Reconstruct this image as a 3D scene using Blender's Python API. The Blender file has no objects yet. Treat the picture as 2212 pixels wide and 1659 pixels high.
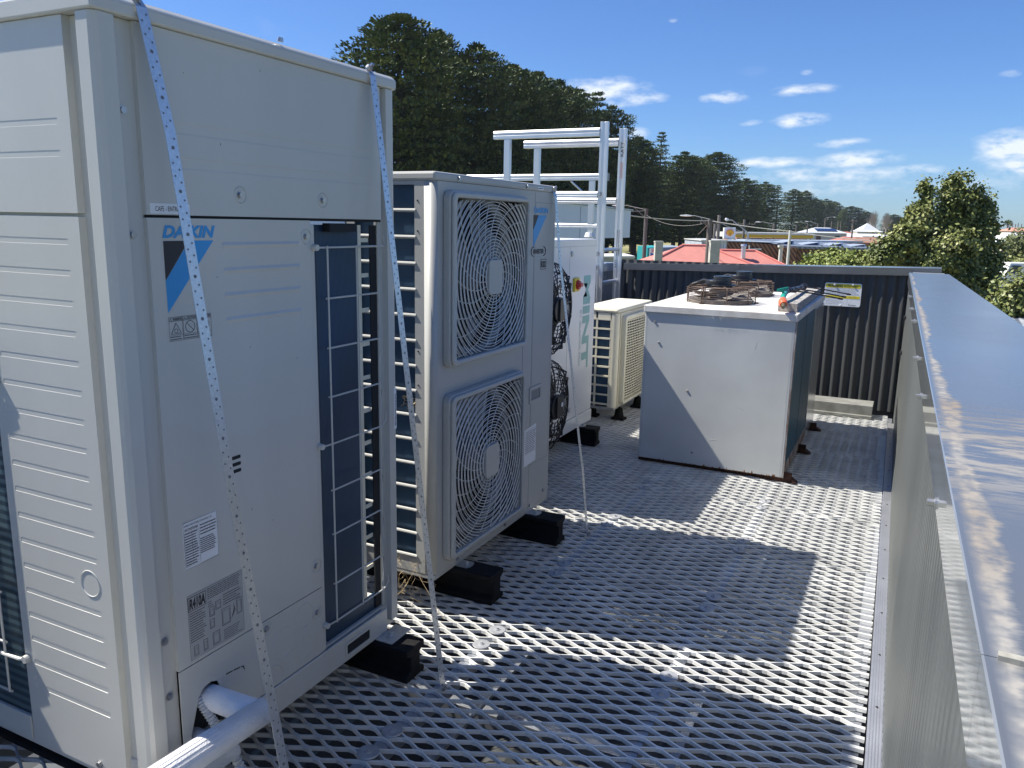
import bpy, math, random, bmesh
from mathutils import Vector, Matrix
random.seed(7)
S = bpy.context.scene
COL = S.collection
PI = math.pi
# ------------------------------------------------------------------ camera frame
RX = Vector((0.896, 0.105, -0.431)); RY = Vector((0.444, -0.170, 0.880)); RZ = Vector((0.019, -0.980, -0.198))
def _basis():
    c = (1106., 829.5); f = 1710.
    d = lambda v: Vector((v[0]-c[0], v[1]-c[1], f)).normalized()
    Y = d((1968, 500)); X = -d((-2460, 414))
    Z = X.cross(Y)
    if Z.y > 0: Z = -Z
    Z.normalize(); X = Y.cross(Z)
    if X.x < 0: X = -X
    return X, Y, Z
RX, RY, RZ = _basis()
def ray(px, py):
    v = Vector((px-1106., py-829.5, 1710.))
    return Vector((RX.dot(v), RY.dot(v), RZ.dot(v)))/1710.
def at(px, py, d):            # the point seen in that direction at distance d ahead
    return ray(px, py)*d
def atz(px, py, z):
    r = ray(px, py); return r*(z/r.z)
def atx(px, py, x):
    r = ray(px, py); return r*(x/r.x)
DECK = -1.4; GROUND = -6.0
# ------------------------------------------------------------------ materials
MATS = {}
def mat(name, col, rough=0.5, metal=0.0, var=0.0, vscale=8.0, bump=0.0, bscale=60.0, spec=0.5, col2=None, stretch=None, coat=0.0, rvar=0.0):
    if name in MATS: return MATS[name]
    m = bpy.data.materials.new(name); m.use_nodes = True
    nt = m.node_tree; b = nt.nodes['Principled BSDF']
    b.inputs['Base Color'].default_value = (*col, 1); b.inputs['Roughness'].default_value = rough
    b.inputs['Metallic'].default_value = metal
    b.inputs['Specular IOR Level'].default_value = spec
    if coat: b.inputs['Coat Weight'].default_value = coat; b.inputs['Coat Roughness'].default_value = 0.06
    tc = nt.nodes.new('ShaderNodeTexCoord'); vec = tc.outputs['Object']
    if stretch:
        mp = nt.nodes.new('ShaderNodeMapping'); mp.inputs['Scale'].default_value = stretch
        nt.links.new(vec, mp.inputs['Vector']); vec = mp.outputs['Vector']
    if var or col2:
        n = nt.nodes.new('ShaderNodeTexNoise'); n.inputs['Scale'].default_value = vscale; n.inputs['Detail'].default_value = 6
        nt.links.new(vec, n.inputs['Vector'])
        r = nt.nodes.new('ShaderNodeValToRGB')
        c2 = col2 or tuple(c*(1-var) for c in col); c1 = col if col2 else tuple(min(1, c*(1+var)) for c in col)
        r.color_ramp.elements[0].position = 0.33; r.color_ramp.elements[1].position = 0.67
        r.color_ramp.elements[0].color = (*c2, 1); r.color_ramp.elements[1].color = (*c1, 1)
        nt.links.new(n.outputs['Fac'], r.inputs['Fac']); nt.links.new(r.outputs['Color'], b.inputs['Base Color'])
        if rvar:
            mr = nt.nodes.new('ShaderNodeMapRange'); mr.inputs['To Min'].default_value = rough-rvar; mr.inputs['To Max'].default_value = rough+rvar
            nt.links.new(n.outputs['Fac'], mr.inputs['Value']); nt.links.new(mr.outputs['Result'], b.inputs['Roughness'])
    if bump:
        n2 = nt.nodes.new('ShaderNodeTexNoise'); n2.inputs['Scale'].default_value = bscale; n2.inputs['Detail'].default_value = 3
        nt.links.new(vec, n2.inputs['Vector'])
        bp = nt.nodes.new('ShaderNodeBump'); bp.inputs['Strength'].default_value = bump; bp.inputs['Distance'].default_value = 0.01
        nt.links.new(n2.outputs['Fac'], bp.inputs['Height']); nt.links.new(bp.outputs['Normal'], b.inputs['Normal'])
    MATS[name] = m; return m
def stripes(name, col, col2, axis, scale, rough=0.5, metal=0.0, sharp=0.5, bump=0.0):
    """fine parallel lines (fins, boards): a saw wave along one object axis"""
    m = mat(name, col, rough, metal); nt = m.node_tree; b = nt.nodes['Principled BSDF']
    tc = nt.nodes.new('ShaderNodeTexCoord'); w = nt.nodes.new('ShaderNodeTexWave')
    w.bands_direction = axis; w.inputs['Scale'].default_value = scale; w.inputs['Distortion'].default_value = 0.6; w.inputs['Detail'].default_value = 2
    w.inputs['Detail Scale'].default_value = 0.4
    nt.links.new(tc.outputs['Object'], w.inputs['Vector'])
    r = nt.nodes.new('ShaderNodeValToRGB'); r.color_ramp.elements[0].color = (*col2, 1); r.color_ramp.elements[1].color = (*col, 1)
    r.color_ramp.elements[0].position = sharp-0.2; r.color_ramp.elements[1].position = sharp+0.2
    nt.links.new(w.outputs['Fac'], r.inputs['Fac'])
    n = nt.nodes.new('ShaderNodeTexNoise'); n.inputs['Scale'].default_value = 3; n.inputs['Detail'].default_value = 5
    nt.links.new(tc.outputs['Object'], n.inputs['Vector'])
    mx = nt.nodes.new('ShaderNodeMix'); mx.data_type = 'RGBA'; mx.blend_type = 'MULTIPLY'; mx.inputs[0].default_value = 0.7
    r2 = nt.nodes.new('ShaderNodeValToRGB'); r2.color_ramp.elements[0].color = (.45, .45, .45, 1); r2.color_ramp.elements[0].position = .3; r2.color_ramp.elements[1].position = .7
    nt.links.new(n.outputs['Fac'], r2.inputs['Fac'])
    nt.links.new(r.outputs['Color'], mx.inputs[6]); nt.links.new(r2.outputs['Color'], mx.inputs[7])
    nt.links.new(mx.outputs[2], b.inputs['Base Color'])
    if bump:
        bp = nt.nodes.new('ShaderNodeBump'); bp.inputs['Strength'].default_value = bump; bp.inputs['Distance'].default_value = 0.01
        nt.links.new(w.outputs['Fac'], bp.inputs['Height']); nt.links.new(bp.outputs['Normal'], b.inputs['Normal'])
    return m
ivory = mat('ivory_paint', (.515, .515, .485), .30, 0, .07, 1.6, .03, 300, stretch=(1.6, 1.6, .3), rvar=.07)
ivory2 = mat('ivory_plastic', (.43, .43, .41), .45, 0, .05, 3)
cream = mat('cream_plastic', (.72, .68, .54), .5, 0, .06, 5)
white = mat('white_paint', (.80, .80, .79), .22, 0, .03, 2)
oldwhite = mat('aged_white_paint', (.61, .63, .62), .42, 0, 0, 2.2, .05, 200, col2=(.49, .50, .50), rvar=.08)
oldlid = mat('aged_lid_paint', (.78, .76, .72), .5, 0, 0, 9, .1, 150, col2=(.58, .54, .48))
coilm = stripes('coil_fins', (.038, .090, .165), (.012, .040, .095), 'Y', 60, .45, .3)
coilx = stripes('coil_fins_side', (.10, .16, .19), (.035, .065, .09), 'Z', 14, .45, .2)
coilgreen = stripes('green_coil', (.035, .145, .225), (.014, .070, .115), 'Y', 70, .5, .2)
coild = mat('coil_end', (.008, .035, .075), .4, .2, .2, 10)
dark = mat('dark_cavity', (.012, .013, .016), .8)
black = mat('black_plastic', (.015, .015, .017), .4, 0, .2, 10)
rubber = mat('black_rubber', (.010, .010, .011), .7, 0, .3, 20, .2, 80, spec=.2)
galv = mat('galvanised', (.66, .68, .71), .36, .8, 0, 160, 0, 60, col2=(.54, .57, .61), rvar=.06)
alu = mat('mill_aluminium', (.66, .66, .67), .34, .8, .06, 6, stretch=(1, 1, .1), rvar=.08)
deckal = mat('deck_aluminium', (.78, .78, .76), .42, .3, .14, 5, rvar=.12)
joistm = mat('joist_metal', (.36, .38, .42), .4, .7, .1, 20)
rust = mat('rusty_steel', (.055, .022, .013), .85, .1, .5, 30, .4, 120)
wirem = mat('rusty_wire', (.115, .08, .062), .75, .2, .4, 40)
steel = mat('bolt_steel', (.45, .45, .46), .35, .9, .1, 30)
printk = mat('black_print', (.02, .02, .025), .5)
greyprint = mat('grey_print', (.09, .09, .095), .5)
bluep = mat('blue_print', (.012, .29, .66), .35)
tealp = mat('teal_print', (.22, .46, .44), .4)
stick = mat('white_sticker', (.78, .80, .82), .35)
stickg = mat('grey_sticker', (.40, .405, .40), .4)
yellow = mat('yellow_print', (.80, .66, .04), .4)
redp = mat('red_plastic', (.55, .04, .03), .35)
yelplast = mat('yellow_plastic', (.75, .55, .04), .35)
greenp = mat('green_plastic', (.02, .30, .22), .35)
orangep = mat('orange_plastic', (.75, .13, .05), .4)
brass = mat('brass', (.45, .36, .22), .4, .9)
insul = mat('white_insulation', (.88, .88, .88), .5, 0, .05, 25, .3, 300)
conduit = mat('grey_conduit', (.50, .52, .53), .45)
timber = mat('grey_timber', (.33, .31, .29), .8, 0, .35, 14, .4, 60, stretch=(9, 1, 9))
darkwall = mat('charcoal_sheet', (.055, .058, .06), .45, 0, .10, 3, stretch=(6, 1, .4))
capdark = mat('charcoal_cap', (.15, .155, .165), .2, .3, .08, 4)
greysheet = mat('grey_sheet', (.30, .32, .34), .4, .3, .08, 5)
greyroof = mat('pale_roof_sheet', (.42, .47, .53), .42, .3, .1, 2)
ribm = mat('grey_ribbed_sheet', (.122, .130, .128), .36, .2, .10, 6, stretch=(1, 1, .15), rvar=.05)
# ------------------------------------------------------------------ mesh builder
class MB:
    def __init__(s): s.v = []; s.f = []
    def add(s, vs, fs):
        n = len(s.v); s.v += [tuple(p) for p in vs]; s.f += [tuple(i+n for i in f) for f in fs]; return s
    def box(s, x0, x1, y0, y1, z0, z1):
        if x0 > x1: x0, x1 = x1, x0
        if y0 > y1: y0, y1 = y1, y0
        if z0 > z1: z0, z1 = z1, z0
        return s.add([(x0,y0,z0),(x1,y0,z0),(x1,y1,z0),(x0,y1,z0),(x0,y0,z1),(x1,y0,z1),(x1,y1,z1),(x0,y1,z1)],
                     [(0,3,2,1),(4,5,6,7),(0,1,5,4),(1,2,6,5),(2,3,7,6),(3,0,4,7)])
    def hexa(s, b, t):      # four bottom points (anticlockwise from above), four top points
        return s.add(list(b)+list(t), [(0,3,2,1),(4,5,6,7),(0,1,5,4),(1,2,6,5),(2,3,7,6),(3,0,4,7)])
    def prism(s, poly, fn, n0, n1):     # poly of (u,v); fn(u,v,n) -> point
        k = len(poly)
        vs = [fn(u, v, n0) for u, v in poly]+[fn(u, v, n1) for u, v in poly]
        fs = [tuple(range(k-1, -1, -1)), tuple(range(k, 2*k))]+[(i, (i+1) % k, k+(i+1) % k, k+i) for i in range(k)]
        return s.add(vs, fs)
    def tube(s, pts, r, seg=8, closed=False):
        P = [Vector(p) for p in pts]; n = len(P); rr = r if isinstance(r, (list, tuple)) else [r]*n
        vs = []; up = None
        for i, p in enumerate(P):
            if closed: t = (P[(i+1) % n]-P[i-1])
            else: t = (P[min(i+1, n-1)]-P[max(i-1, 0)])
            t.normalize()
            if up is None:
                a = Vector((0, 0, 1)) if abs(t.z) < .9 else Vector((1, 0, 0))
                up = (a-t*a.dot(t)).normalized()
            else:
                up = (up-t*up.dot(t))
                up = up.normalized() if up.length > 1e-6 else Vector((0, 0, 1))
            w = t.cross(up)
            k = 1.0
            if 0 < i < n-1 or closed:
                a = (P[i]-P[i-1]).normalized(); b2 = (P[(i+1) % n]-P[i]).normalized()
                k = 1.0/max(.5, math.sqrt(max(.01, (1+a.dot(b2))/2)))
                k = min(k, 1.25)
            for j in range(seg):
                an = 2*PI*j/seg
                vs.append(p+(up*math.cos(an)+w*math.sin(an))*rr[i]*(k if k > 1.05 else 1))
        fs = []
        m = n if closed else n-1
        for i in range(m):
            for j in range(seg):
                a = i*seg+j; b2 = i*seg+(j+1) % seg; c = ((i+1) % n)*seg+(j+1) % seg; d = ((i+1) % n)*seg+j
                fs.append((a, b2, c, d))
        if not closed:
            fs.append(tuple(range(seg-1, -1, -1))); fs.append(tuple((n-1)*seg+j for j in range(seg)))
        return s.add(vs, fs)
    def cyl(s, p0, p1, r0, r1=None, seg=16): return s.tube([p0, p1], [r0, r0 if r1 is None else r1], seg)
    def ring(s, c, r, rw, axis='z', seg=32, tseg=6):
        c = Vector(c); pts = []
        for i in range(seg):
            a = 2*PI*i/seg; u, v = r*math.cos(a), r*math.sin(a)
            pts.append(c+(Vector((u, v, 0)) if axis == 'z' else Vector((0, u, v)) if axis == 'x' else Vector((u, 0, v))))
        return s.tube(pts, rw, tseg, True)
    def field(s, us, vs_, dfn, fn):      # height field: dfn(i,j,u,v) depth, fn(u,v,n) -> point
        n = len(us); pts = []
        for j, v in enumerate(vs_):
            for i, u in enumerate(us): pts.append(fn(u, v, dfn(i, j, u, v)))
        fs = [(j*n+i, j*n+i+1, (j+1)*n+i+1, (j+1)*n+i) for j in range(len(vs_)-1) for i in range(n-1)]
        return s.add(pts, fs)
    def build(s, name, m, parent=None, bevel=0, smooth=False, segs=2):
        me = bpy.data.meshes.new(name)
        o = bpy.data.objects.new(name, me); COL.objects.link(o)
        off = Vector((0, 0, 0))
        if parent is not None:
            o.parent = parent; off = ORG.get(parent.name, Vector((0, 0, 0)))
        ORG[o.name] = off
        me.from_pydata([(p[0]-off.x, p[1]-off.y, p[2]-off.z) for p in s.v], [], s.f)
        me.materials.append(m)
        if smooth: me.polygons.foreach_set('use_smooth', [True]*len(me.polygons))
        me.update()
        if bevel:
            b = o.modifiers.new('bevel', 'BEVEL'); b.width = bevel; b.segments = segs; b.limit_method = 'ANGLE'; b.angle_limit = math.radians(50)
            b.harden_normals = False
        return o
ORG = {}
def tag(o, label=None, cat=None, group=None, kind=None):
    if label: o['label'] = label
    if cat: o['category'] = cat
    if group: o['group'] = group
    if kind: o['kind'] = kind
    return o
def thing(name, loc, label, cat, group=None):
    o = bpy.data.objects.new(name, None); COL.objects.link(o); o.location = loc; o.empty_display_size = .1
    ORG[o.name] = Vector(loc); return tag(o, label, cat, group)
def copy_tree(o, parent=None):
    c = o.copy(); COL.objects.link(c)
    if parent: c.parent = parent; c.matrix_parent_inverse = o.matrix_parent_inverse
    for ch in list(o.children): copy_tree(ch, c)
    return c
FX = lambda x: (lambda u, v, n: (x+n, u, v))       # face looking along +X: u = y, v = z
FYm = lambda y: (lambda u, v, n: (u, y-n, v))      # face looking along -Y: u = x, v = z
FZ = lambda z: (lambda u, v, n: (u, v, z+n))
def plate(mb, fn, u0, u1, v0, v1, n0, n1): return mb.prism([(u0, v0), (u1, v0), (u1, v1), (u0, v1)], fn, n0, n1)
def rrect(u0, u1, v0, v1, r, k=5):
    out = []
    for cx, cy, a0 in ((u1-r, v1-r, 0), (u0+r, v1-r, 90), (u0+r, v0+r, 180), (u1-r, v0+r, 270)):
        for i in range(k+1):
            a = math.radians(a0+90*i/k); out.append((cx+r*math.cos(a), cy+r*math.sin(a)))
    return out
def frame(mb, fn, o, i, n0, n1):    # outer and inner outlines with the same number of points
    k = len(o); vs = [fn(*p, n0) for p in o]+[fn(*p, n0) for p in i]+[fn(*p, n1) for p in o]+[fn(*p, n1) for p in i]
    fs = []
    for a in range(k):
        b = (a+1) % k
        fs += [(2*k+a, 2*k+b, 3*k+b, 3*k+a), (a, b, 2*k+b, 2*k+a), (k+b, k+a, 3*k+a, 3*k+b), (b, a, k+a, k+b)]
    return mb.add(vs, fs)
_tc = {}
def textmesh(body, bold=0.0, shear=0.0):
    k = (body, bold, shear)
    if k in _tc: return _tc[k]
    cu = bpy.data.curves.new('t', 'FONT'); cu.body = body; cu.size = 1; cu.offset = bold; cu.shear = shear; cu.resolution_u = 3
    cu.fill_mode = 'FRONT'
    o = bpy.data.objects.new('t', cu); COL.objects.link(o)
    dg = bpy.context.evaluated_depsgraph_get(); me = bpy.data.meshes.new_from_object(o.evaluated_get(dg))
    vs = [(v.co.x, v.co.y) for v in me.vertices]; fs = [tuple(p.vertices) for p in me.polygons]
    bpy.data.objects.remove(o); bpy.data.curves.remove(cu); bpy.data.meshes.remove(me)
    x0 = min(v[0] for v in vs); x1 = max(v[0] for v in vs); y0 = min(v[1] for v in vs); y1 = max(v[1] for v in vs)
    vs = [((x-x0)/(x1-x0), (y-y0)/(y1-y0)) for x, y in vs]
    _tc[k] = (vs, fs); return vs, fs
def text(mb, body, fn, u0, u1, v0, v1, n=.001, bold=.02, shear=0., rot=0):
    vs, fs = textmesh(body, bold, shear)
    def g(a, b):
        if rot == 0: return fn(u0+a*(u1-u0), v0+b*(v1-v0), n)
        if rot == -90: return fn(u0+b*(u1-u0), v1-a*(v1-v0), n)     # reads downwards
        return fn(u1-b*(u1-u0), v0+a*(v1-v0), n)                   # reads upwards
    return mb.add([g(a, b) for a, b in vs], fs)
def dashes(mb, fn, u0, u1, v0, v1, rows, n=.001, seed=1, fill=.55, wmin=.02, wmax=.12, ragged=.3):
    r = random.Random(seed); h = (v1-v0)/rows; W = u1-u0
    for i in range(rows):
        vb = v1-(i+1)*h+h*(1-fill)/2; u = u0; end = u1-W*ragged*r.random()
        while u < end:
            w = min(W*r.uniform(wmin, wmax), end-u)
            mb.add([fn(u, vb, n), fn(u+w, vb, n), fn(u+w, vb+h*fill, n), fn(u, vb+h*fill, n)], [(0, 1, 2, 3)]); u += w+W*.015
def rect(mb, fn, u0, u1, v0, v1, n): return mb.add([fn(u0, v0, n), fn(u1, v0, n), fn(u1, v1, n), fn(u0, v1, n)], [(0, 1, 2, 3)])
def outline(mb, fn, u0, u1, v0, v1, t, n):
    rect(mb, fn, u0, u1, v0, v0+t, n); rect(mb, fn, u0, u1, v1-t, v1, n); rect(mb, fn, u0, u0+t, v0+t, v1-t, n); rect(mb, fn, u1-t, u1, v0+t, v1-t, n)
def screw(parent, fn, u, v, n, r=.007, dimple=True):
    m = MB(); k = 12
    circ = lambda rr: [(u+rr*math.cos(2*PI*i/k), v+rr*math.sin(2*PI*i/k)) for i in range(k)]
    m.prism(circ(r*1.35), fn, n, n+.0015); m.prism([(u+r*math.cos(PI/3*i), v+r*math.sin(PI/3*i)) for i in range(6)], fn, n+.0015, n+.006)
    return m.build('screw', steel, parent)
SUNEL = 52; SUNE = 5.0; SKYS = .11; EXPO = 0.88; AIR = 1.0; DUST = 0.3; OZ = 3.0; SKYTINT = (.355, .495, .73, 1); CLOUDC = (4.9, 5.2, 5.5, 1); HAZE = .00012
# ================================================================== the deck and its parapets
SK = .0102
def make_deck():
    mb = MB(); Lw, Sw = .115, .0517
    x0, x1, y0, y1 = -2.37, .075, -1.2, 6.62
    zt = DECK; F = (.0012, .0125); T = (.0058, -.0010)
    A = (Sw/2-.0070)/2; flat = .009
    ni = int((x1-x0)/(Lw/2))+1; j = 0; vs, fs = [], []
    y = y0
    while y < y1:
        xe = x1-SK*y
        sh_ = math.floor((y-.34)/.62); rs = random.Random(sh_*7+3); ph = rs.uniform(0, Lw); dzs = rs.uniform(-.002, .0012); tl = rs.uniform(-.0012, .0012)
        zt = DECK+dzs+.0012*math.sin(y*3.1)
        pts = []
        for i in range(ni+3):
            xn = x0+ph-Lw+i*Lw/2; s = A if (i+j) % 2 == 0 else -A
            for q in (-flat, flat):
                if xn+q < xe-.02: pts.append((xn+q, y+s))
        if pts and pts[-1][0] < xe-.022: pts.append((xe-.02, pts[-1][1]))
        n0 = len(vs)
        for (x, yc) in pts:
            zt_ = zt+tl*math.sin(x*2.3+sh_); yc += rs.uniform(-.0006, .0006)
            vs += [(x, yc+F[0]/2, zt_), (x, yc+F[0]/2+T[0], zt_+T[1]*0.4), (x, yc-F[0]/2+T[0], zt_-F[1]), (x, yc-F[0]/2, zt_-F[1]+.0016)]
        for i in range(len(pts)-1):
            a = n0+i*4; b = a+4
            for q in range(4): fs.append((a+q, a+(q+1) % 4, b+(q+1) % 4, b+q))
        y += Sw/2; j += 1
    mb.v, mb.f = vs, fs
    return mb.build('deck_floor', deckal)
deck = make_deck(); tag(deck, kind='structure')
ORG[deck.name] = Vector((0, 0, 0))
for yj in (0.34, .96, 1.585, 2.22, 2.85, 3.475, 4.08, 4.70, 5.32, 5.94):          # fixing discs either side of each sheet joint
    for xj in (-.54, -1.158, -1.775):
        for dy in (-.052, .056):
            c = (xj+random.uniform(-.004, .004), yj+dy+random.uniform(-.004, .004))
            m = MB(); m.cyl((c[0], c[1], DECK), (c[0], c[1], DECK+.003), .031, .029, 24)
            m.cyl((c[0], c[1], DECK+.003), (c[0], c[1], DECK+.0055), .011, .0095, 12); m.cyl((c[0], c[1], DECK+.0055), (c[0], c[1], DECK+.010), .0055, .0045, 6)
            m.build('fixing_disc', mat('dull_zinc', (.40, .41, .43), .5, .45, .12, 40), deck)
for xj in (-.54, -1.158, -1.775, -2.33, .0):
    m = MB()
    m.box(xj-.021, xj+.021, -1.2, 6.6, DECK-.0155, DECK-.0125)
    m.box(xj-.021, xj-.018, -1.2, 6.6, DECK-.055, DECK-.0155); m.box(xj+.018, xj+.021, -1.2, 6.6, DECK-.055, DECK-.0155)
    m.box(xj+.075, xj+.10, -1.2, 6.6, DECK-.10, DECK-.096)
    m.box(xj+.075, xj+.078, -1.2, 6.6, DECK-.14, DECK-.10)
    m.build('joist', joistm, deck)
for yj in [-.4+1.25*i for i in range(6)]:
    MB().box(-2.3, .0, yj, yj+.05, DECK-.26, DECK-.205).build('bearer', joistm, deck)
def skewstrip(m, c0, c1, z0, z1, y0, y1):
    p = lambda c, y, z: (c-SK*y, y, z)
    m.hexa([p(c0, y0, z0), p(c1, y0, z0), p(c1, y1, z0), p(c0, y1, z0)], [p(c0, y0, z1), p(c1, y0, z1), p(c1, y1, z1), p(c0, y1, z1)])
m = MB()
skewstrip(m, .059, .103, DECK+.002, DECK+.005, -1.2, 6.35)
for q in range(5): skewstrip(m, .063+q*.008, .0665+q*.008, DECK+.005, DECK+.0062, -1.2, 6.35)
skewstrip(m, .059, .062, DECK-.004, DECK+.002, -1.2, 6.35)
e = m.build('edge_strip', alu, deck)
m = MB()
for i in range(22):
    y = -.9+i*.33; m.cyl((.082-SK*y, y, DECK+.006), (.082-SK*y, y, DECK+.0075), .004, .004, 8)
m.build('rivets', dark, e)
# roof sheet under the deck
mb = MB(); us = []; x = -9.
us = [-9+.0475*i for i in range(int(9.32/.0475))]
mb.field(us, [-3, 1, 4, 7.0], lambda i, j, u, v: .022 if (i % 4) in (1, 2) else 0, FZ(-1.92))
tag(mb.build('roof', mat('roof_under', (.065, .07, .075), .6, .1, .25, 2)), kind='structure')
m = MB(); m.box(-8.8, .30, -3, 7.2, GROUND, -1.96)
tag(m.build('building_wall', greysheet), 'grey lower wall of the building under the roof deck', 'wall')
# ---- right parapet
W = thing('parapet_wall', (.1, 0, DECK), 'long grey ribbed parapet wall with a glossy salt-stained metal capping, running beside the deck edge', 'wall')
def fnW(u, v, n): return (.101-SK*u-n, u, v)
ys = [-1.2]; y = -1.18
while y < 6.95: ys += [y, y+.006, y+.013, y+.019]; y += .046
mb = MB(); mb.field(ys+[6.98], [-1.62, -.305], lambda i, j, u, v: .0016 if (i % 4) in (2, 3) and i < len(ys) else 0, fnW)
mb.build('ribbed_sheet', ribm, W)
m = MB(); pc_ = lambda x, y, z: (x, y, z); m.hexa([(.124, -1.2, -1.9), (.455, -1.2, -1.9), (.262, 6.98, -1.9), (.045, 6.98, -1.9)], [(.124, -1.2, -.312), (.455, -1.2, -.312), (.262, 6.98, -.312), (.045, 6.98, -.312)]); m.build('wall_core', greysheet, W)
# capping with stains
cap = mat('stained_capping', (.27, .31, .36), .3, .25, 0, 1); nt = cap.node_tree; b = nt.nodes['Principled BSDF']
N = nt.nodes.new; Lk = nt.links.new
tc = N('ShaderNodeTexCoord'); sx = N('ShaderNodeSeparateXYZ'); Lk(tc.outputs['Object'], sx.inputs[0])
def M(op, a, b_=None, c=None, clamp=False, nt=nt):
    n = nt.nodes.new('ShaderNodeMath'); n.operation = op; n.use_clamp = clamp
    for i, v in enumerate((a, b_, c)):
        if v is None: continue
        if isinstance(v, (int, float)): n.inputs[i].default_value = v
        else: nt.links.new(v, n.inputs[i])
    return n.outputs[0]
dist = M('SUBTRACT', M('ADD', sx.outputs[0], M('MULTIPLY', sx.outputs[1], SK)), .0)     # distance from the inner edge (object space: x + skew y)
mp = N('ShaderNodeMapping'); mp.inputs['Scale'].default_value = (6, 26, 1); Lk(tc.outputs['Object'], mp.inputs[0])
n1 = N('ShaderNodeTexNoise'); n1.inputs['Scale'].default_value = 1.6; n1.inputs['Detail'].default_value = 8; n1.inputs['Roughness'].default_value = .65; Lk(mp.outputs[0], n1.inputs['Vector'])
n2 = N('ShaderNodeTexNoise'); n2.inputs['Scale'].default_value = 2.3; n2.inputs['Detail'].default_value = 5; Lk(tc.outputs['Object'], n2.inputs['Vector'])
n3 = N('ShaderNodeTexNoise'); n3.inputs['Scale'].default_value = 55; n3.inputs['Detail'].default_value = 6; Lk(tc.outputs['Object'], n3.inputs['Vector'])
# stain band ~ 2.5-7 cm wide along the inner edge, narrowing away
wid = M('ADD', M('MULTIPLY', n2.outputs['Fac'], .070), M('MULTIPLY', n1.outputs['Fac'], .035))
wid = M('SUBTRACT', wid, M('MULTIPLY', sx.outputs[1], .0035))
band = M('MULTIPLY', M('SUBTRACT', wid, M('SUBTRACT', dist, -.013)), 110., clamp=True)
core = M('MULTIPLY', M('SUBTRACT', dist, .003), 90., clamp=True)
band = M('MULTIPLY', band, M('MULTIPLY', core, M('MULTIPLY_ADD', n3.outputs['Fac'], 2.6, -.55), clamp=True), clamp=True)
# second patch of splashes across the cap around y 1.2-1.6
yy = M('SUBTRACT', sx.outputs[1], 1.27); pw = M('SUBTRACT', 1.0, M('MULTIPLY', M('MULTIPLY', yy, yy), 9.), clamp=True)
pn = M('MULTIPLY', M('SUBTRACT', n1.outputs['Fac'], .44), 8., clamp=True)
patch = M('MULTIPLY', M('MULTIPLY', pw, pn), .8)
spn = M('MULTIPLY', M('SUBTRACT', n1.outputs['Fac'], .66), 10., clamp=True)
stain = M('MAXIMUM', M('MAXIMUM', band, patch), M('MULTIPLY', spn, .55), clamp=True)
ramp = N('ShaderNodeValToRGB'); ramp.color_ramp.elements[0].color = (.30, .285, .26, 1); ramp.color_ramp.elements[1].color = (.215, .175, .135, 1)
ramp.color_ramp.elements[0].position = .42; ramp.color_ramp.elements[1].position = .68
Lk(n2.outputs['Fac'], ramp.inputs[0])
mx = N('ShaderNodeMix'); mx.data_type = 'RGBA'; Lk(stain, mx.inputs[0]); mx.inputs[6].default_value = (.16, .175, .195, 1); Lk(ramp.outputs[0], mx.inputs[7])
Lk(mx.outputs[2], b.inputs['Base Color'])
Lk(M('ADD', M('MULTIPLY_ADD', n2.outputs['Fac'], .16, .14), M('MULTIPLY', stain, .5), clamp=True), b.inputs['Roughness'])
Lk(M('MULTIPLY', M('SUBTRACT', 1., stain), .35), b.inputs['Metallic'])
bp = N('ShaderNodeBump'); bp.inputs['Strength'].default_value = .05; bp.inputs['Distance'].default_value = .02; Lk(n2.outputs['Fac'], bp.inputs['Height']); Lk(bp.outputs[0], b.inputs['Normal'])
def capseg(y0, y1):
    m = MB(); pi = lambda y, z: (.086-SK*y, y, z)
    po = lambda y, z: (.440-.0245*y, y, z)
    m.hexa([pi(y0, -.3025), po(y0, -.3025), po(y1, -.3025), pi(y1, -.3025)], [pi(y0, -.300), po(y0, -.300), po(y1, -.300), pi(y1, -.300)])
    q = lambda c, y, z: (c-SK*y, y, z)
    k_ = MB(); k_.hexa([q(.084, y0, -.382), q(.086, y0, -.382), q(.086, y1, -.382), q(.084, y1, -.382)], [q(.084, y0, -.300), q(.086, y0, -.300), q(.086, y1, -.300), q(.084, y1, -.300)]); k_.build('capping_skirt', mat('glossy_skirt', (.30, .32, .33), .07, .35, .12, 14, stretch=(1, .3, 6)), W)
    o2 = m2 = None
    r = lambda dx, y, z: (.440-.0245*y+dx, y, z)
    m.hexa([r(0, y0, -.38), r(.002, y0, -.38), r(.002, y1, -.38), r(0, y1, -.38)], [r(0, y0, -.300), r(.002, y0, -.300), r(.002, y1, -.300), r(0, y1, -.300)])
    o = MB.build(m, 'capping', cap, None)
    # object origin on the inner edge so the stain follows it
    o.parent = W; dv = Vector((.086, 0, 0))
    for v in o.data.vertices: v.co -= dv
    o.location = dv-ORG[W.name]; o.data.update(); return o
capseg(-1.2, .6235); capseg(.6245, 6.62)
m = MB(); px = []
for i in range(26):
    t = i/25; px.append((.088+t*.33, .624+random.uniform(-.0025, .0025), -.2985+random.uniform(0, .0012)))
m.tube(px, .0042, 6); m.build('sealant_bead', mat('silicone', (.30, .29, .25), .5, 0, .3, 60), W)
for y, z in ((1.21, -.372), (2.09, -.385), (2.66, -.375), (3.48, -.345), (4.2, -.36), (5.0, -.36)):
    x = .084-SK*y; m = MB(); m.cyl((x, y, z), (x-.0025, y, z), .0085, .0085, 14); m.cyl((x-.0025, y, z), (x-.012, y, z), .0055, .0052, 6); m.build('bolt', steel, W)
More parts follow.
